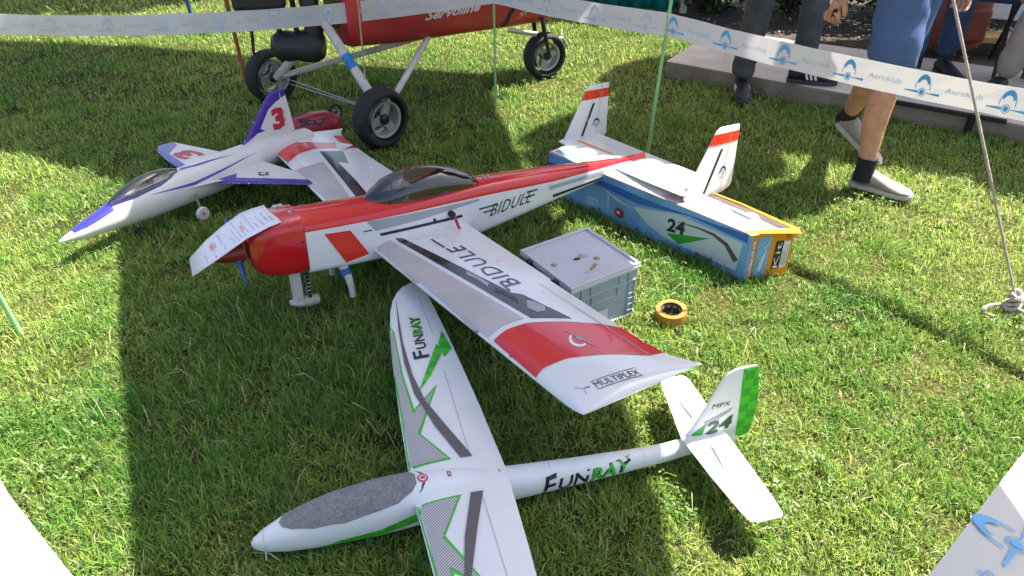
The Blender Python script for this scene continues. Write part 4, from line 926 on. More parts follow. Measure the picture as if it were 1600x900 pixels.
def trike():
    O = Vector((-.5, 4.2, 0))
    t = thing('microlight_trike', 'red three-wheeled microlight trike with black engine parked behind the barrier tape', 'microlight trike', O)
    Lw = lambda *p: Vector(p) - O
    N = Lw(-.655, 3.60, .148); Fa = Lw(-1.37, 4.235, .148); NW = Lw(.2, 4.654, .14)
    ax = (Fa - N).normalized(); ax = Vector((-.72, .69, 0)).normalized()
    wheel(t, N, ax, .150, .11); wheel(t, Fa, ax, .150, .11); wheel(t, NW, (-.50, .86, 0), .138, .10)
    # pod
    b0 = Vector((-.93, 4.06, 0)); hd = Vector((.852, .523, 0)); sd = Vector((-.523, .852, 0))
    ST = [(0, .15, .44, .86), (.012, .19, .385, .90), (.05, .205, .368, .92), (.35, .225, .350, .93), (.7, .225, .346, .84), (1.0, .20, .338, .74), (1.25, .155, .335, .66), (1.42, .105, .345, .58), (1.53, .055, .38, .52), (1.585, .012, .43, .46)]
    mb = MB(); rg = []
    for s, w, zb, zt in ST:
        zm = (zb + zt) / 2; h = (zt - zb) / 2; r_ = []
        for k in range(24):
            a = 2 * math.pi * k / 24; c_, s_ = math.cos(a), math.sin(a)
            p = b0 + hd * s + sd * (w * math.copysign(abs(c_) ** .7, c_)); p.z = zm + h * math.copysign(abs(s_) ** .75, s_); r_.append(p - O)
        rg.append(r_)
    mb.loft(rg); pod = mb.build('pod', 'pod_red', t, True)
    # text on the near flank: pod-local (s, z) projected straight on
    tv = bvh(pod)
    def on_pod(bm, m_, nm, off=.002):
        cut_grid(bm, .02)
        dead = []
        for v in bm.verts:
            o = b0 + hd * v.co.x - sd * 1.0 - O; o.z = v.co.y; loc, nor, _, _ = tv.ray_cast(o, sd)
            if loc is None: dead.append(v)
            else: v.co = loc + (nor if nor.dot(sd) < 0 else -nor) * off
        if dead: bmesh.ops.delete(bm, geom=dead, context='VERTS')
        me = bpy.data.meshes.new(nm); bm.to_mesh(me); bm.free(); me.materials.append(M[m_]); o = bpy.data.objects.new(nm, me); COL.objects.link(o); o.parent = pod
    on_pod(text_bm('Servoline', (.42, .488), (.33, .010), (.012, .055), shear=.3, bold=.03), 'stripe_white', 'lettering')
    on_pod(text_bm('-TAUPO-', (1.02, .405), (.20, .085), (-.006, .026)), 'stripe_white', 'lettering')
    bm = bmesh.new()
    for q in band([(.94, .37), (.96, .45), (1.02, .53), (1.12, .60)], .028): bm.faces.new([bm.verts.new((x, y, 0)) for x, y in q])
    on_pod(bm, 'black_plastic', 'strap', .003)
    # rear opening
    mb = MB(); e = [b0 - hd * .004 + sd * (.135 * math.cos(a)) + Vector((0, 0, .64 + .18 * math.sin(a))) - O for a in [2 * math.pi * k / 20 for k in range(20)]]; mb.add(e, [tuple(range(20))]); mb.build('rear_panel', 'black_plastic', pod)
    # struts
    def st(nm, pts, r, m_='tube_white'): mb = MB(); mb.tube([Lw(*p) for p in pts], r, 10); return mb.build(nm, m_, t, True)
    s1 = st('strut', [(-.95, 3.93, .52), (-.655, 3.66, .15)], .024); st('strut', [(-.46, 4.20, .375), (-.64, 3.68, .15)], .017)
    st('strut', [(-.95, 4.10, .52), (-1.33, 4.20, .15)], .024); st('strut', [(-.46, 4.26, .375), (-1.30, 4.19, .16)], .017)
    st('axle', [(-.97, 3.93, .53), (-.93, 4.13, .53)], .03, 'wood_brown'); st('keel_tube', [(-.99, 4.02, .53), (-.45, 4.3, .365), (.22, 4.67, .40)], .022)
    st('bracing_wire', [(-.69, 3.66, .165), (-1.33, 4.20, .165)], .0035, 'steel'); st('bracing_wire', [(-.69, 3.68, .15), (-1.32, 4.19, .14)], .0035, 'steel')
    st('footrest', [(-.02, 4.36, .37), (.14, 4.37, .345)], .014, 'steel')
    for f in (.40, .47): 
        p = Vector((-.95, 3.93, .52)).lerp(Vector((-.655, 3.66, .15)), f); d = (Vector((-.655, 3.66, .15)) - Vector((-.95, 3.93, .52))).normalized()
        mb = MB(); mb.tube([p - d * .022 - O, p + d * .022 - O], .0253, 10, caps=False); mb.build('blue_sticker', 'blue_sticker', s1, True)
    # nose fork
    for s in (-1, 1):
        o = Vector((-.50, .86, 0)).normalized() * .062 * s
        mb = MB(); mb.tube([NW + o, NW + o + Vector((-.03, -.02, .13)), NW + o * .8 + Vector((-.05, -.03, .24))], .013, 8); mb.build('fork_leg', 'black_plastic', t, True)
    mb = MB(); mb.tube([NW + Vector((.05, .02, .10)), NW + Vector((.11, .05, .09)), NW + Vector((.14, .07, .03))], .006, 6); mb.build('brake_arm', 'steel', t, True)
    # engine: block, radiator, muffler, pipe, mounts
    mb = MB(); mb.box(Lw(-1.06, 4.12, .78), (.26, .24, .26), Matrix.Rotation(R(31), 3, 'Z')); mb.box(Lw(-1.06, 4.12, .93), (.16, .2, .08), Matrix.Rotation(R(31), 3, 'Z')); en = bevel(mb.build('engine_block', 'dark_metal', t), .015, 2)
    for k in range(5):
        mb = MB(); mb.box(Lw(-1.06, 4.12, .70 + k * .035), (.28, .26, .008), Matrix.Rotation(R(31), 3, 'Z')); mb.build('cooling_fin', 'dark_metal', en)
    mb = MB(); mb.box(Lw(-1.27, 3.95, .66), (.26, .12, .16), Matrix.Rotation(R(10), 3, 'Z')); rd = bevel(mb.build('radiator', 'black_plastic', t), .03, 3)
    mb = MB(); mb.box(Lw(-1.385, 3.90, .68), (.02, .03, .09), Matrix.Rotation(R(10), 3, 'Z')); bevel(mb.build('radiator_cap', 'alu', rd), .006)
    mb = MB(); mb.loft([[Lw(-1.15, 3.97, .395) + Vector((x, -.02 * x, 0)) + Vector((0, r_ * math.cos(a), r_ * math.sin(a))) for a in [2 * math.pi * k / 18 for k in range(18)]] for x, r_ in ((-.10, .02), (-.095, .05), (-.07, .072), (-.02, .080), (.02, .074), (.07, .083), (.13, .083), (.17, .06), (.175, .02))]); mb.build('muffler', 'black_plastic', t, True)
    mb = MB(); mb.tube([Lw(-1.03, 3.97, .37), Lw(-1.02, 3.97, .48), Lw(-1.03, 3.98, .62), Lw(-1.06, 4.02, .74)], .048, 12); mb.build('exhaust_pipe', 'black_plastic', t, True)
    for x in (-1.20, -1.11):
        mb = MB(); mb.tube([Lw(x, 3.97, .45), Lw(x, 3.97, .64)], .014, 8); mb.box(Lw(x, 3.97, .52), (.05, .04, .03)); mb.build('engine_mount', 'dark_metal', t)
    st('mount_rail', [(-1.22, 3.95, .515), (-1.09, 3.95, .515)], .006, 'steel')
    # propeller behind the engine
    mb = MB(); pc = Lw(-1.30, 3.99, .95)
    for k in range(3):
        a = 2 * math.pi * k / 3 + .9; d = (sd * math.cos(a) + Vector((0, 0, 1)) * math.sin(a)); s_ = hd.cross(d)
        mb.loft([[pc + d * q + s_ * (c * math.cos(b)) + hd * (th * math.sin(b)) for b in [2 * math.pi * j / 8 for j in range(8)]] for q, c, th in ((.03, .02, .015), (.2, .045, .012), (.45, .04, .008), (.72, .025, .005), (.74, .008, .003))])
    mb.build('propeller', 'black_plastic', t, True)
    # seat, mast and control frame
    mb = MB(); mb.box(b0 + hd * .45 - O + Vector((0, 0, .93)), (.34, .30, .08), Matrix.Rotation(R(31), 3, 'Z')); mb.box(b0 + hd * .22 - O + Vector((0, 0, 1.15)), (.08, .32, .46), Matrix.Rotation(R(31), 3, 'Z')); bevel(mb.build('seat', 'black_plastic', t), .03, 3)
    mast_top = Vector((-.10, 4.40, 2.16)); st('mast', [(-.72, 4.16, .55), tuple(mast_top)], .028, 'alu')
    # delta wing: measured half, mirrored about the keel
    apex = Vector((.92, 5.29)); kd = Vector((-.725, -.689)).normalized(); kn = Vector((-kd.y, kd.x))
    half = [((.92, 5.29), (-.69, 3.76)), ((1.06, 4.45), (-.60, 3.55)), ((1.14, 3.94), (-.47, 3.20)), ((1.30, 3.35), (-.335, 2.894)), ((1.38, 2.94), (-.20, 2.58)), ((1.45, 2.1), (.06, 2.03)), ((1.50, 1.45), (.27, 1.58)), ((1.56, .8), (.50, 1.0)), ((1.54, .2), (.72, .45)), ((1.42, -.35), (.95, .0)), ((1.25, -.6), (1.15, -.35))]
    mir = lambda p: tuple(apex + (lambda q: kd * q.dot(kd) - kn * q.dot(kn))(Vector(p) - apex))
    for sg in (1, -1):
        vs_ = []; nf = 7
        for i, (l, tr) in enumerate(half):
            l2, t2 = (l, tr) if sg > 0 else (mir(l), mir(tr)); fr = i / (len(half) - 1)
            for k in range(nf):
                q = k / (nf - 1); p = Vector(l2).lerp(Vector(t2), q); z = 2.22 + .10 * math.sin(math.pi * min(1, q * 1.3 + .05)) * (1 - fr * .6) - .03 * q
                vs_.append(Vector((p.x, p.y, z)) - O)
        fs = []; mi = []
        for i in range(len(half) - 1):
            for k in range(nf - 1): fs.append((i * nf + k, i * nf + k + 1, (i + 1) * nf + k + 1, (i + 1) * nf + k)); mi.append(1 if k == 0 else (2 if k == 1 and i > 1 else 0))
        obj('wing_sail', vs_, fs, ['sail', 'sail_blue', 'sail_orange'], t, True, mi)
        mb = MB(); mb.tube([vs_[i * nf] + Vector((0, 0, -.01)) for i in range(len(half))], .025, 10); mb.build('leading_edge_tube', 'alu', t, True)
        mb = MB(); a_ = vs_[3 * nf]; mb.tube([a_, Vector((.1, 4.5, 2.17)) - O], .024, 8); mb.build('cross_tube', 'alu', t, True)
    mb = MB(); mb.tube([Vector((.92, 5.29, 2.2)) - O, Vector((-.75, 3.70, 2.19)) - O], .022, 10); mb.build('keel', 'alu', t, True)
trike()

# ------------------------------------------------------------------ stakes, barrier tape, guy rope
def rod(pts, r, m_, label, name='marker_rod', cat='rod', group=None):
    o = Vector((pts[0][0], pts[0][1], 0)); mb = MB(); mb.tube([Vector(p) - o for p in pts], r, 8); ob = mb.build(name, m_, None, True); ob.location = o
    return tag(ob, label, cat, GR if name == 'marker_rod' else None)
GR = 'rods holding the barrier tape'
rod([(-.089, 3.995, -.03), (-.093, 3.995, .72)], .0058, 'rod_green', 'thin green rod in the sunny gap beside the trike nose wheel')
rod([(.657, 3.42, -.03), (.672, 3.41, .35), (.690, 3.40, .80)], [.0085, .0085, .0080], 'rod_green', 'green rod standing behind the twin-finned tail')
rod([(-1.648, 2.018, -.03), (-1.70, 2.04, .35), (-1.76, 2.08, .72)], .009, 'rod_green', 'leaning green rod in sunlit grass near the jet nose')
rod([(-.745, 3.74, -.03), (-.735, 3.76, .75)], .0042, 'rod_tan', 'thin tan rod behind the big trike wheel')
rod([(-1.612, 4.50, -.05), (-1.64, 4.53, .4), (-1.68, 4.56, .85)], [.010, .014, .016], 'stick_brown', 'brown wooden stick behind the tape beside the rear trike wheel', 'wooden_stake', 'stake')
rod([(-2.9, 3.74, -.03), (-2.91, 3.74, .72)], .008, 'rod_green', 'green rod at the far tape corner beyond the jet')
rod([(2.10, 1.85, -.03), (2.11, 1.85, .80)], .008, 'rod_green', 'green rod at the tape corner next to the rope peg')
rod([(0, .08, -.03), (0, .08, .70)], .008, 'rod_green', 'green rod at the tape corner in front of the glider wing')
rod([(-2.36, 5.72, 0), (-2.37, 5.74, .9)], .014, 'pole_blue', 'dark blue pole standing in the blue rope heap', 'blue_pole', 'pole')
def rope_heap():
    r_ = random.Random(4); mb = MB()
    for k in range(46):
        a = r_.uniform(0, 6.28); L = r_.uniform(.03, .11); p0 = Vector((r_.uniform(-.05, .05), r_.uniform(-.05, .05), r_.uniform(.03, .09))); d = Vector((math.cos(a) * 1.5, math.sin(a), 0))
        mb.tube([p0, p0 + d * L * .5 + Vector((0, 0, r_.uniform(-.01, .03))), p0 + d * L + Vector((r_.uniform(-.03, .03), 0, -p0.z + .012))], .006, 5)
    o = mb.build('rope_heap', 'rope_blue', None, True); o.location = (-2.33, 5.67, 0.01); tag(o, 'frayed heap of bright blue rope strands on sunlit grass', 'rope')
rope_heap()
def barrier():
    Z = Vector((0, 0, 1)); HW = .05
    def sag(a, b, s, n_=22, flatv=None):
        out = []; a = Vector(a); b = Vector(b)
        for i in range(n_ + 1):
            f = i / n_; p = a.lerp(b, f); p.z -= 4 * s * f * (1 - f); out.append((p, Z.copy()))
        return out
    segs = [sag((-2.9, 3.74, .585), (-.093, 3.985, .655), .080, 40), sag((-.093, 3.985, .655), (.685, 3.395, .655), .012, 14), sag((.685, 3.395, .655), (2.10, 1.85, .735), .035, 26)]
    def twisted(pts, fl, n_=26):
        P = [Vector(p) for p in pts]; cum = [0]
        for i in range(1, len(P)): cum.append(cum[-1] + (P[i] - P[i - 1]).length)
        out = []
        for i in range(n_ + 1):
            s = cum[-1] * i / n_; j = max(k for k in range(len(P)) if cum[k] <= s + 1e-9); j = min(j, len(P) - 2); f = (s - cum[j]) / (cum[j + 1] - cum[j]); p = P[j].lerp(P[j + 1], f)
            w = min(1, 2.2 * (1 - i / n_)) if fl[1] else min(1, 2.2 * i / n_); c = (Z * (1 - w) + Vector(fl[0]) * w); c.normalize(); out.append((p, c))
        return out
    segs.append(twisted([(0, .08, .66), (.60, .595, .65), (.859, .825, .65), (2.10, 1.85, .70)], ((-.66, .75, .08), True)))
    segs.append(twisted([(-1.745, 2.07, .66), (-1.15, 1.12, .64), (-.82, .757, .65), (-.63, .594, .65), (0, .08, .66)], ((.64, .77, .08), False)))
    segs.append(sag((-2.9, 3.74, .585), (-1.745, 2.07, .66), .04, 14))
    mb = MB(); r_ = random.Random(1)
    RP = [[r_.uniform(-1, 1) * (.0055 if k_ < 3 else 0) for _ in sg] for k_, sg in enumerate(segs)]
    for sj, sg in enumerate(segs):
        n_ = len(mb.v)
        for i, (p, c) in enumerate(sg):
            d = (sg[min(i + 1, len(sg) - 1)][0] - sg[max(0, i - 1)][0]).normalized(); nn = d.cross(c)
            rp = nn * RP[sj][i]; mb.v += [tuple(p - c * HW + rp), tuple(p), tuple(p + c * HW - rp)]
        for i in range(len(sg) - 1):
            a = n_ + i * 3; mb.f += [(a, a + 3, a + 4, a + 1), (a + 1, a + 4, a + 5, a + 2)]; mb.mi += [0, 0]
    o = mb.build('barrier_tape', 'barrier', None, False); so = o.modifiers.new('t', 'SOLIDIFY'); so.thickness = .0005; so.offset = 0
    tag(o, 'white printed barrier tape strung between rods around the parked models', 'barrier tape')
    # print
    def put(sg, s, v):
        cum = 0
        for i in range(len(sg) - 1):
            L = (sg[i + 1][0] - sg[i][0]).length
            if cum + L >= s or i == len(sg) - 2:
                f = (s - cum) / L; p = sg[i][0].lerp(sg[i + 1][0], f); c = sg[i][1].lerp(sg[i + 1][1], f).normalized(); d = (sg[i + 1][0] - sg[i][0]).normalized(); nn = d.cross(c)
                rp = RP[[k_ for k_, q in enumerate(segs) if q is sg][0]]; return p + c * v + nn * (.0034 - (rp[i] * (1 - f) + rp[i + 1] * f) * v / HW)
            cum += L
    A = MB(); T = MB()
    def poly(B, sg, s0, P):
        bm = bmesh.new(); bm.faces.new([bm.verts.new((x, y, 0)) for x, y in P]); bm.normal_update(); bmesh.ops.triangulate(bm, faces=bm.faces)
        bm.verts.index_update(); B.add([put(sg, s0 + v.co.x, v.co.y) for v in bm.verts], [tuple(v.index for v in f.verts) for f in bm.faces]); bm.free()
    k = .052
    arc = [(.50 * math.cos(a), .05 + .80 * math.sin(a)) for a in [math.pi * j / 12 for j in range(13)]]
    inn = [(.44 * math.cos(a), .05 + .74 * math.sin(a)) for a in [math.pi * j / 12 for j in range(12, -1, -1)]]
    cap = [(.44 * math.cos(a), .05 + .74 * math.sin(a)) for a in [math.pi * j / 12 for j in range(2, 11)]] + [(.34 * math.cos(a), .02 + .55 * math.sin(a)) for a in [math.pi * j / 12 for j in range(10, 1, -1)]]
    for si, sg in enumerate(segs[:4]):
        tot = sum((sg[i + 1][0] - sg[i][0]).length for i in range(len(sg) - 1)); s = .06 if si == 1 else (.03 if si == 2 else .1)
        if si == 3: s = .935 - 3 * .27
        while s < tot - .08:
            sc = lambda P: [(x * k * (.85 if si == 3 else 1), (y - .22) * k * 1.25 + (.012 if si == 3 else 0)) for x, y in P]
            poly(A, sg, s, sc(arc + inn)); poly(A, sg, s, sc(cap)); ring = [(x, y - .12) for x, y in disc(0, 0, .24, 16)]
            poly(A, sg, s, sc([(x * .62, (y + .12) * .62 - .12) for x, y in ring]))
            for j in range(16):
                a, b = ring[j], ring[(j + 1) % 16]; f = lambda q: (q[0] * .82, (q[1] + .12) * .82 - .12); poly(A, sg, s, sc([a, b, f(b), f(a)]))
            for x0, x1 in ((-1.15, -.26), (.26, 1.15)): poly(A, sg, s, sc([(x0, -.14 - .03 * (x0 < -1)), (x1, -.20), (x1, -.06), (x0, -.11)]))
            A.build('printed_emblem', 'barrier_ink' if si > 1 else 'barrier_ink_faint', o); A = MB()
            if s + .2 < tot:
                vs_, fs = text_mesh('Aeroklub', 0, 1, 0); T.add([put(sg, s + .075 + x * .12, (y - .5) * .020) for x, y in vs_], [tuple(f_) for f_ in fs]); T.build('printed_lettering', 'barrier_ink' if si == 3 else ('barrier_ink_washed' if si > 1 else 'barrier_ink_faint'), o); T = MB()
            s += .27
barrier()
def guy_rope():
    base = Vector((1.733, 2.138, 0)); t = thing('guy_rope', 'taut beige guy rope tied off in a knotted loop at its ground peg', 'rope', base)
    mb = MB(); top = Vector((.765, 2.63, 2.24)) - base
    mb.tube([Vector((0, 0, .07)), top], .0052, 8); mb.build('line', 'rope', t, True)
    r_ = random.Random(9); mb = MB()
    for k in range(7):
        a0 = r_.uniform(0, 6.28); rx = r_.uniform(.012, .028); pts = [Vector((rx * math.cos(a), rx * .8 * math.sin(a), .03 + .009 * k + .008 * math.sin(a + k))) for a in [a0 + j * .5 for j in range(13)]]; mb.tube(pts, .0062, 6)
    mb.build('knot', 'rope', t, True)
    mb = MB()
    for cx, rx, ry, z in ((-.045, .055, .02, .022), (.055, .05, .025, .04)):
        mb.tube([Vector((cx + rx * math.cos(a), ry * math.sin(a) - .012, z + .012 * math.sin(a))) for a in [j * .45 for j in range(15)]], .0058, 6)
    mb.tube([(.01, -.02, .02), (.03, -.12, .028), (.09, -.2, .03), (.16, -.25, .028)], .003, 6); mb.build('loop', 'rope', t, True)
    mb = MB(); mb.tube([(0, 0, -.1), (.004, -.006, .075)], .007, 8); mb.build('peg', 'steel', t, True)
guy_rope()
def red_toy():
    t = thing('red_fairing', 'small red plastic fairing with a little spoked wheel lying near the big tyre', 'fairing', (-1.03, 3.80, 0), frame_rot(R(12)))
    mb = MB(); mb.loft([[Vector((x, w * math.copysign(abs(math.cos(a)) ** .7, math.cos(a)), .02 + h * max(-.25, math.sin(a)))) for a in [2 * math.pi * k / 16 for k in range(16)]] for x, w, h in ((-.13, .05, .04), (-.12, .075, .055), (-.03, .085, .075), (.05, .075, .08), (.10, .045, .06), (.125, .01, .04))]); bd = mb.build('shell', 'toy_red', t, True)
    decal(bd, [[(-.10, -.02), (-.02, -.06), (.07, -.045), (.02, -.075), (-.08, -.07)]], 'black_ink', 'shell_opening', bd)
    wheel(t, (.10, .05, .075), (.55, -.83, .1), .042, .022, 'small_wheel')
red_toy()

# ------------------------------------------------------------------ people
def skin(name, pts, edges, rad, m_, parent, root=0, sub=2):
    me = bpy.data.meshes.new(name); me.from_pydata([tuple(p) for p in pts], edges, []); me.materials.append(M[m_])
    o = bpy.data.objects.new(name, me); COL.objects.link(o); o.parent = parent
    s = o.modifiers.new('skin', 'SKIN'); s.use_smooth_shade = True; s.branch_smoothing = .4
    for i, r_ in enumerate(rad):
        q = me.skin_vertices[0].data[i]; q.radius = (r_, r_) if not isinstance(r_, tuple) else r_; q.use_root = (i == root)
    u = o.modifiers.new('sub', 'SUBSURF'); u.levels = sub; u.render_levels = sub
    return o
cloth_tex = bpy.data.textures.new('folds', 'CLOUDS'); cloth_tex.noise_scale = .055; cloth_tex.noise_depth = 2
def folds(o, st=.022):
    u = o.modifiers['sub']; u.levels = u.render_levels = 3
    d = o.modifiers.new('folds', 'DISPLACE'); d.texture = cloth_tex; d.strength = st; d.mid_level = .5; d.texture_coords = 'GLOBAL'; return o
def shoe(parent, heel, toe_dir, L, m_up, m_sole, pitch=0., stripes=False, z0=0.):
    d = Vector((*toe_dir, 0)).normalized(); s = Vector((-d.y, d.x, 0)); h0 = Vector(heel)
    def P(x, y, z):
        c, s_ = math.cos(pitch), math.sin(pitch); xr, zr = (x - L * .75) * c + z * s_ + L * .75, -(x - L * .75) * s_ + z * c
        return h0 + d * xr + s * y + Vector((0, 0, zr))
    prof = [(0, .024, .03, .072), (.03, .033, .0, .095), (.09, .036, 0, .092), (.14, .038, 0, .075), (.20, .045, 0, .055), (.25, .043, 0, .044), (.285, .03, .0, .036), (.30, .010, .01, .028)]; k = L / .30
    mb = MB()
    mb.loft([[P(x * k, w * math.copysign(abs(math.cos(a)) ** .8, math.cos(a)), .018 + (zt - .018) * (.5 + .5 * math.sin(a)) ** .9) for a in [2 * math.pi * j / 16 for j in range(16)]] for x, w, zb, zt in prof])
    o = mb.build('shoe', m_up, parent, True)
    mb = MB(); mb.loft([[P(x * k, w * 1.06 * math.copysign(abs(math.cos(a)) ** .6, math.cos(a)), .013 + .013 * math.copysign(abs(math.sin(a)) ** .4, math.sin(a))) for a in [2 * math.pi * j / 16 for j in range(16)]] for x, w, zb, zt in [(-.004, .02, 0, 0)] + prof[1:-1] + [(.303, .014, 0, 0)]]); mb.build('sole', m_sole, o, True)
    if stripes:
        for sd in (1, -1):
            for q in range(3):
                mb = MB(); x = (.105 + q * .026) * k; w = .0415
                mb.add([P(x, sd * w, .030), P(x + .013, sd * w, .030), P(x + .002, sd * w * .90, .062), P(x - .011, sd * w * .90, .062)], [(0, 1, 2, 3)]); so = mb.build('stripe', 'stripe_white', o).modifiers.new('t', 'SOLIDIFY'); so.thickness = .004; so.offset = 0
    return o
def head(parent, c, face, hair=True):
    c = Vector(c); f = Vector((*face, 0)).normalized(); s = Vector((-f.y, f.x, 0))
    mb = MB(); mb.loft([[c + f * (q.y * .105 + (.012 if q.z < -.3 and q.y > 0 else 0)) + s * q.x * .078 + Vector((0, 0, q.z * .125)) for q in r_] for r_ in sphere_rings((0, 0, 0), 1, 16, 10)])
    mb.tube([c + f * .095 + Vector((0, 0, .02)), c + f * .125 + Vector((0, 0, -.025)), c + f * .10 + Vector((0, 0, -.035))], [.008, .014, .008], 8)
    for k in (-1, 1): mb.loft([[c + s * (k * .078) + Vector((0, 0, q.z * .032)) + f * q.y * .018 + s * q.x * .01 for q in r_] for r_ in sphere_rings((0, 0, 0), 1, 8, 5)])
    h = mb.build('head', 'skin', parent, True)
    for k in (-1, 1): m2 = MB(); m2.loft([[c + f * .096 + s * (k * .032) + Vector((0, 0, .015)) + q * .011 for q in r_] for r_ in sphere_rings((0, 0, 0), 1, 8, 6)]); m2.build('eye', 'stripe_white', h, True)
    m2 = MB(); m2.tube([c + f * .098 + s * x + Vector((0, 0, -.055)) for x in (-.022, 0, .022)], .004, 6); m2.build('mouth', 'decal_red', h, True)
    m2 = MB(); m2.loft([[c - f * .012 + f * (q.y * .108) + s * q.x * .084 + Vector((0, 0, .022 + max(q.z, -.35 if q.y < 0 else .25) * .118)) for q in r_] for r_ in sphere_rings((0, 0, 0), 1, 16, 10)]); m2.build('hair', 'hair', h, True)
def person(label, J, heading, wear, z0=0.):
    """J: joint dict in world coordinates; wear: list of clothing shells"""
    o = Vector((J['pel'][0], J['pel'][1], z0)); t = thing('person', label, 'person', o, group='people at the terrace')
    V = {k: Vector(p) - o for k, p in J.items()}
    ch = [('pel', 'chest'), ('chest', 'neck'), ('neck', 'head')]
    for s in 'RL': ch += [('pel', 'hip' + s), ('hip' + s, 'knee' + s), ('knee' + s, 'calf' + s), ('calf' + s, 'ank' + s), ('chest', 'sho' + s), ('sho' + s, 'elb' + s), ('elb' + s, 'wri' + s)]
    for s in 'RL':
        V['calf' + s] = V['knee' + s].lerp(V['ank' + s], .32)
        bk = Vector((-heading[0], -heading[1], 0)).normalized() * .018; V['calf' + s] += bk
    rad = dict(pel=(.15, .11), chest=(.17, .11), neck=.055, head=.05)
    for s in 'RL': rad.update({'hip' + s: .088, 'knee' + s: .054, 'calf' + s: .060, 'ank' + s: .034, 'sho' + s: .06, 'elb' + s: .042, 'wri' + s: .028})
    # hands: palm and five fingers
    f = Vector((*heading, 0)).normalized()
    for s, sg in (('R', -1), ('L', 1)):
        w = V['wri' + s]; d = (w - V['elb' + s]).normalized(); side = f
        out = Vector((-f.y, f.x, 0)) * sg
        V['palm' + s] = w + d * .05; rad['palm' + s] = (.030, .020); ch.append(('wri' + s, 'palm' + s))
        for q in range(4):
            b = 'f%d%s' % (q, s); kx = (q - 1.5) * .019; ln = (.036, .042, .038, .030)[3 - q]
            V[b + 'a'] = w + d * .088 + side * kx; V[b + 'b'] = V[b + 'a'] + d * ln * .8 - out * ln * .45; V[b + 'c'] = V[b + 'b'] - out * ln * .75 + d * ln * .05
            for z_, r_ in (('a', .0105), ('b', .009), ('c', .0075)): rad[b + z_] = r_
            ch += [('palm' + s, b + 'a'), (b + 'a', b + 'b'), (b + 'b', b + 'c')]
        V['t' + s + 'a'] = w + d * .035 + side * .030; V['t' + s + 'b'] = w + d * .068 + side * .044 - out * .012; V['t' + s + 'c'] = w + d * .09 + side * .036 - out * .028
        for z_, r_ in (('a', .013), ('b', .0105), ('c', .0085)): rad['t' + s + z_] = r_
        ch += [('wri' + s, 't' + s + 'a'), ('t' + s + 'a', 't' + s + 'b'), ('t' + s + 'b', 't' + s + 'c')]
    ks = list(V); ix = {k: i for i, k in enumerate(ks)}
    folds(skin('body', [V[k] for k in ks], [(ix[a], ix[b]) for a, b in ch], [rad[k] for k in ks], 'skin', t, ix['pel']), .007)
    head(t, V['head'] + Vector((0, 0, .04)), heading)
    for nm, m_, kind, extra in wear:
        if kind == 'trousers' or kind == 'shorts':
            P = [V['pel'] + Vector((0, 0, .08)), V['pel'] + Vector((0, 0, -.02))]; E_ = [(0, 1)]; rr = [(.165, .125), (.165, .13)]
            for s in 'RL':
                a, k, n2 = V['hip' + s], V['knee' + s], V['ank' + s]; i = len(P)
                if kind == 'shorts': P += [a, a.lerp(k, .5), a.lerp(k, 1.0)]; rr += [.112, .108, .104]; E_ += [(1, i), (i, i + 1), (i + 1, i + 2)]
                else: P += [a, a.lerp(k, .5), k, k.lerp(n2, .35), k.lerp(n2, .7), n2 + Vector((0, 0, -.01))]; rr += [.108, .092, .078, .076, .068, .062]; E_ += [(1, i)] + [(i + j, i + j + 1) for j in range(5)]
            folds(skin(nm, P, E_, rr, m_, t, 0), .022 if kind != 'shirt' else .03)
        elif kind == 'shirt':
            P = [V['pel'] + Vector((0, 0, .04)), V['chest'], V['chest'].lerp(V['neck'], .7)]; E_ = [(0, 1), (1, 2)]; rr = [(.17, .128), (.185, .125), (.08, .075)]
            for s in 'RL': i = len(P); P += [V['sho' + s], V['sho' + s].lerp(V['elb' + s], extra)]; rr += [.078, .066]; E_ += [(1, i), (i, i + 1)]
            folds(skin(nm, P, E_, rr, m_, t, 0), .022 if kind != 'shirt' else .03)
        elif kind == 'socks':
            for s in 'RL':
                a = V['ank' + s]; d = (V['knee' + s] - a).normalized(); mb = MB(); mb.tube([a - d * .05, a + d * .005, a + d * .055], [.044, .040, .0425], 14); mb.build(nm, m_, t, True)
    return t, o
def full(pel, heading, legs, arms=None, h=.0):
    f = Vector((*heading, 0)).normalized(); r_ = Vector((f.y, -f.x, 0)); p = Vector(pel)
    J = dict(pel=p, chest=p + Vector((0, 0, .36)) + f * .01, neck=p + Vector((0, 0, .56)) + f * .02, head=p + Vector((0, 0, .66)) + f * .04)
    for s, sg in (('R', 1), ('L', -1)):
        J['hip' + s] = legs[s][0] if len(legs[s]) > 2 else p + r_ * (.09 * sg) + Vector((0, 0, -.07)); J['knee' + s], J['ank' + s] = legs[s][-2:]
        sh = p + r_ * (.20 * sg) + Vector((0, 0, .46)); J['sho' + s] = sh
        J['elb' + s], J['wri' + s] = arms[s] if arms and s in arms else (sh + r_ * (.05 * sg) + Vector((0, 0, -.29)), sh + r_ * (.04 * sg) + f * .08 + Vector((0, 0, -.54)))
    return J
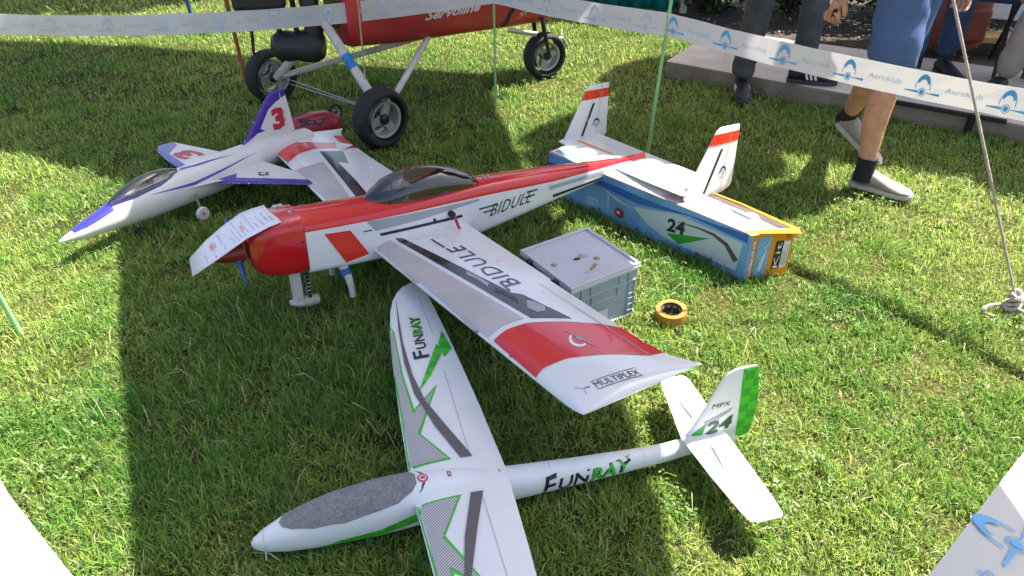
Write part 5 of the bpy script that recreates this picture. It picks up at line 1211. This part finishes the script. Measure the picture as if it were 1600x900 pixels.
# walking man in shorts
hd2 = (.6, -.8)
J = full((1.62, 3.22, .95), hd2, {'R': [(1.555, 3.15, .88), (1.572, 3.085, .50), (1.565, 3.07, .115)], 'L': [(1.685, 3.26, .88), (1.61, 3.25, .48), (1.627, 3.50, .20)]}, {'R': [(1.37, 3.14, 1.08), (1.335, 3.20, .825)]})
t, o = person('person in blue shorts, black ankle socks and grey slip-on shoes walking across the lawn', J, hd2, [('shorts', 'shorts_blue', 'shorts', 0), ('shirt', 'shirt_dark', 'shirt', .55), ('sock', 'sock', 'socks', 0)])
shoe(t, Vector((1.535, 3.11, .022)) - o, (.80, -.60), .262, 'shoe_grey', 'shoe_sole')
shoe(t, Vector((1.57, 3.545, .03)) - o, (.75, -.66), .28, 'shoe_grey', 'shoe_sole', pitch=.55)
# man in grey jeans on the terrace edge
J = full((1.53, 4.42, 1.0), (.3, -.95), {'R': [(1.37, 4.34, .52), (1.335, 4.33, .11)], 'L': [(1.655, 4.28, .55), (1.645, 4.26, .21)]})
t, o = person('person in dark grey jeans and black trainers stepping off the concrete terrace', J, (.3, -.95), [('jeans', 'jeans_grey', 'trousers', 0), ('shirt', 'shirt_white', 'shirt', .5)])
shoe(t, Vector((1.345, 4.385, .02)) - o, (-.12, -.99), .27, 'shoe_black', 'sole_dark', stripes=True)
shoe(t, Vector((1.585, 4.275, .102)) - o, (.98, -.20), .27, 'shoe_black', 'sole_dark', stripes=True)
# person in blue jeans behind the walker
J = full((2.37, 4.36, 1.08), (-.2, -.98), {'R': [(2.28, 4.30, .60), (2.28, 4.32, .21)], 'L': [(2.50, 4.36, .60), (2.52, 4.40, .21)]})
t, o = person('person in dark blue jeans with a black belt bag standing on the terrace', J, (-.2, -.98), [('jeans', 'jeans_blue', 'trousers', 0), ('shirt', 'shirt_dark', 'shirt', .5)], .1)
shoe(t, Vector((2.285, 4.37, .102)) - o, (-.1, -.99), .27, 'shoe_black', 'sole_dark'); shoe(t, Vector((2.52, 4.45, .102)) - o, (.1, -.99), .27, 'shoe_black', 'sole_dark')
mb = MB(); mb.box(Vector((2.36, 4.20, 1.02)) - o, (.24, .09, .15), Matrix.Rotation(R(10), 3, 'Z')); bevel(mb.build('belt_bag', 'black_plastic', t), .03, 3)
# seated person
J = full((3.12, 4.18, .52), (-.85, -.5), {'R': [(2.80, 4.16, .53), (2.70, 4.08, .19)], 'L': [(2.90, 3.94, .53), (2.80, 3.86, .19)]}, {'R': [(2.72, 4.22, .60), (2.86, 4.02, .50)], 'L': [(2.95, 3.9, .72), (2.80, 3.92, .62)]})
for k, d in (('chest', (-.12, -.06)), ('neck', (-.2, -.1)), ('head', (-.24, -.12)), ('shoR', (-.18, -.06)), ('shoL', (-.18, -.12))): J[k] = Vector(J[k]) + Vector((*d, -.02))
t, o = person('person in a lilac shirt and beige trousers sitting low at the terrace edge', J, (-.85, -.5), [('trousers', 'trousers_beige', 'trousers', 0), ('shirt', 'shirt_lilac', 'shirt', .85)], .1)
shoe(t, Vector((2.73, 4.11, .102)) - o, (-.85, -.5), .27, 'shoe_black', 'sole_dark'); shoe(t, Vector((2.83, 3.89, .102)) - o, (-.85, -.5), .27, 'shoe_black', 'sole_dark')
def stool():
    t = thing('stool', 'low wooden stool under the seated person in lilac', 'stool', (3.14, 4.20, .1)); mb = MB(); mb.box((0, 0, .30), (.36, .34, .03)); bevel(mb.build('seat', 'wood_brown', t), .008)
    for x in (-.14, .14):
        for y in (-.13, .13): mb = MB(); mb.tube([(x * 1.1, y * 1.1, 0), (x, y, .285)], .016, 8); mb.build('leg', 'wood_brown', t, True)
stool()
# ------------------------------------------------------------------ things on and behind the terrace
mb = MB(); mb.box((0, 0, .02), (.75, .16, .04), Matrix.Rotation(R(-8), 3, 'Z')); o = bevel(mb.build('wooden_plank', 'wood_bright'), .004); o.location = (3.12, 5.12, .10); tag(o, 'bright wooden plank lying behind the terrace people', 'plank')
def cabinet():
    t = thing('wooden_bench', 'dark brown wooden bench behind the terrace with a white box on its shelf', 'bench', (3.45, 5.45, .0), Matrix.Rotation(R(-20), 3, 'Z'))
    mb = MB(); mb.box((0, 0, .46), (1.0, .35, .05)); bevel(mb.build('seat', 'wood_brown', t), .006)
    mb = MB(); mb.box((0, 0, .18), (.95, .3, .03)); mb.build('shelf', 'wood_brown', t)
    for x in (-.45, .45):
        for y in (-.14, .14): mb = MB(); mb.box((x, y, .22), (.05, .05, .44)); mb.build('leg', 'wood_brown', t)
cabinet()
mb = MB(); mb.box((0, 0, .09), (.40, .24, .18)); o = bevel(mb.build('white_box', 'box_white'), .01); o.location = (3.30, 5.38, .196); o.rotation_euler.z = R(-20); tag(o, 'white box standing on the shelf of the brown bench', 'box')
def pack():
    t = thing('rucksack', 'rust red rucksack leaning behind the person in blue jeans', 'rucksack', (2.86, 4.95, .1)); mb = MB()
    mb.loft([[Vector((w * math.copysign(abs(math.cos(a)) ** .6, math.cos(a)), d * math.copysign(abs(math.sin(a)) ** .6, math.sin(a)) + z * .12, z)) for a in [2 * math.pi * k / 16 for k in range(16)]] for z, w, d in ((0.01, .13, .09), (.05, .16, .11), (.35, .17, .12), (.5, .14, .1), (.56, .06, .05))]); b = mb.build('bag_body', 'rust_red', t, True)
    mb = MB(); mb.box((0, -.12, .17), (.22, .06, .2)); bevel(mb.build('pocket', 'rust_red', t), .02, 3)
    mb = MB(); mb.tube([(-.05, .06, .54), (0, .06, .60), (.05, .06, .54)], .01, 6); mb.build('handle', 'black_plastic', t, True)
pack()
def chair():
    t = thing('folding_chair', 'dark folding chair standing behind the person in blue jeans', 'chair', (2.72, 4.62, .1), Matrix.Rotation(R(-25), 3, 'Z'))
    mb = MB(); mb.box((0, 0, .42), (.42, .40, .03)); bevel(mb.build('seat', 'jeans_blue', t), .01)
    mb = MB(); mb.box((0, .21, .70), (.42, .03, .34)); bevel(mb.build('backrest', 'jeans_blue', t), .01)
    for s in (-.2, .2): mb = MB(); mb.tube([(s, -.2, .0), (s, .21, .88)], .012, 8); mb.build('leg', 'dark_metal', t, True); mb = MB(); mb.tube([(s, .2, 0), (s, -.2, .42)], .012, 8); mb.build('leg', 'dark_metal', t, True)
chair()
def kerb_frame():
    t = thing('steel_rail', 'dark steel rail on a short post along the terrace edge', 'rail', (2.375, 3.745, 0)); d = Vector((.843, -.538, 0))
    mb = MB(); mb.box((0, -.02, .05), (.028, .028, .14)); bevel(mb.build('post', 'dark_metal', t), .002, 1)
    mb = MB(); mb.box(Vector((0, -.02, .108)) - d * .12, (.55, .022, .022), Matrix.Rotation(math.atan2(d.y, d.x), 3, 'Z')); bevel(mb.build('rail', 'dark_metal', t), .002, 1)
kerb_frame()
mb = MB(); mb.add([(x, y, .004) for x, y in BED], [tuple(range(len(BED)))]); mat('soil', (.055, .04, .03), .95, var=.5, nscale=18, bump=.8, bscale=60); tag(mb.build('soil_bed', 'soil'), kind='structure')
def litter():
    N = 900; a = rng.uniform(0, 1, N); b = rng.uniform(0, 1, N); X = 1.4 + 2.6 * a; Y = 5.5 - 1.1 * a + 1.3 * b + .1; P = np.stack([X, Y, np.full(N, .012)], 1)
    nr = np.concatenate([rng.normal(0, .4, (N, 2)), np.ones((N, 1))], 1); nr /= np.linalg.norm(nr, axis=1)[:, None]
    C = np.where(rng.uniform(0, 1, (N, 1)) < .25, np.array([[.42, .36, .28]]), np.array([[.10, .075, .05]])) * rng.uniform(.6, 1.2, (N, 1))
    tag(leaf_cloud('leaf_litter', P, rng.uniform(.008, .022, N), nr, C, 'leaf'), 'dry leaf litter on dark soil behind the terrace', 'leaves', kind='stuff')
litter()
def tarp():
    t = thing('teal_tarp', 'teal tarpaulin hanging from dark posts beyond the trike nose', 'tarp', (.80, 6.28, 0)); vs_ = []; nx = 40; nz = 8
    for j in range(nz + 1):
        for i in range(nx + 1):
            f = i / nx; z = 1.3 * j / nz + .02; d = .035 * math.sin(f * 34 + z * 2) + .02 * math.sin(f * 71 + 1.3 * z); vs_.append(Vector(((f - .5) * 1.06, d - (f - .5) * .10, z)))
    fs = [(j * (nx + 1) + i, j * (nx + 1) + i + 1, (j + 1) * (nx + 1) + i + 1, (j + 1) * (nx + 1) + i) for j in range(nz) for i in range(nx)]
    o = obj('cloth', vs_, fs, 'tarp_teal', t, True); so = o.modifiers.new('t', 'SOLIDIFY'); so.thickness = .002
    for x in (-.56, .56): mb = MB(); mb.box((x, -x * .1, .75), (.05, .05, 1.5)); mb.build('post', 'wood_brown' if x < 0 else 'tube_white', t)
tarp()
def hedge(name, label, c, size, N, seed):
    t = thing(name, label, 'shrub', (c[0], c[1], 0), group='shrubs behind the terrace'); r_ = np.random.default_rng(seed)
    P = r_.normal(0, 1, (N, 3)); P /= np.linalg.norm(P, axis=1)[:, None]; P *= r_.uniform(.45, 1, (N, 1)) ** .5
    cl = r_.normal(0, .06, (40, 3)); P += cl[r_.integers(0, 40, N)]
    P = P * np.array(size) / 2; P[:, 2] += size[2] / 2; P[:, 2] = np.maximum(P[:, 2], .01)
    nr = r_.normal(0, 1, (N, 3)); nr[:, 2] = np.abs(nr[:, 2]) + .3; nr /= np.linalg.norm(nr, axis=1)[:, None]
    C = np.array([.035, .075, .018]) * r_.uniform(.5, 1.7, (N, 1))
    leaf_cloud('foliage', P, r_.uniform(.018, .04, N), nr, C, 'leaf', t)
    mb = MB()
    for k in range(7): a = k * .9; mb.tube([(0.05 * math.cos(a), .05 * math.sin(a), 0), (size[0] * .2 * math.cos(a), size[1] * .2 * math.sin(a), size[2] * .45), (size[0] * .33 * math.cos(a), size[1] * .33 * math.sin(a), size[2] * .8)], [.018, .012, .004], 6)
    mb.build('stem', 'bark', t, True)
SH = ['dense dark green shrub beside the teal tarpaulin', 'dark green shrub behind the person in grey jeans', 'broad dark shrub behind the person in blue shorts', 'tall dark shrub behind the rust red rucksack', 'dark shrub behind the brown bench']
for k, (x, y, sx, sz) in enumerate([(1.55, 6.35, .95, 1.3), (2.25, 6.35, 1.0, 1.5), (3.0, 6.2, 1.1, 1.5), (3.9, 6.4, 1.2, 1.7), (4.9, 5.9, 1.3, 1.7)]): hedge('shrub', SH[k], (x, y), (sx * 1.15, .9, sz), 5200, 50 + k)
# ------------------------------------------------------------------ unseen trees added so that their shade falls on the lawn
def tree(label, base, crown_c, crown_r, N, seed, leaf=.06):
    t = thing('tree', label, 'tree', base, group='unseen trees added for shade'); r_ = np.random.default_rng(seed); b = Vector(base); cc = Vector(crown_c) - b
    mb = MB(); mb.tube([(0, 0, -.1), (cc.x * .15, cc.y * .15, cc.z * .35), (cc.x * .5, cc.y * .5, cc.z * .7), tuple(cc)], [.17, .13, .10, .04], 10)
    cs = []
    for k in range(26):
        d = Vector(r_.normal(0, 1, 3)); d.normalize(); p = cc + Vector((d.x * crown_r[0], d.y * crown_r[1], d.z * crown_r[2])) * float(r_.uniform(.35, .95)); cs.append(p)
        s = Vector((cc.x * .5, cc.y * .5, cc.z * .7)); mb.tube([s, s.lerp(p, .5) + Vector((0, 0, .1)), p], [.05, .03, .008], 6)
    mb.build('trunk', 'bark', t, True)
    cs = np.array([tuple(p) for p in cs]); rr = r_.uniform(.45, .8, len(cs)) * min(crown_r) * .68; ix = r_.integers(0, len(cs), N)
    P = r_.normal(0, 1, (N, 3)); P /= np.linalg.norm(P, axis=1)[:, None]; P *= r_.uniform(0, 1, (N, 1)) ** .45; P = cs[ix] + P * rr[ix][:, None] * np.array([1, 1, .8])
    nr = r_.normal(0, 1, (N, 3)); nr[:, 2] = np.abs(nr[:, 2]) + .4; nr /= np.linalg.norm(nr, axis=1)[:, None]
    C = np.array([.05, .105, .022]) * r_.uniform(.55, 1.6, (N, 1)); leaf_cloud('crown', P, r_.uniform(.6, 1.3, N) * leaf, nr, C, 'leaf', t)
tree('unseen leafy tree added to shade the terrace', (6.2, 6.0, 0), (4.8, 5.2, 4.1), (2.3, 1.35, 1.2), 70000, 3, .085)
tree('unseen leafy tree beyond the blue rope heap, added for its shade', (-1.6, 9.6, 0), (-1.5, 8.0, 4.4), (1.5, .9, 1.1), 12000, 8)
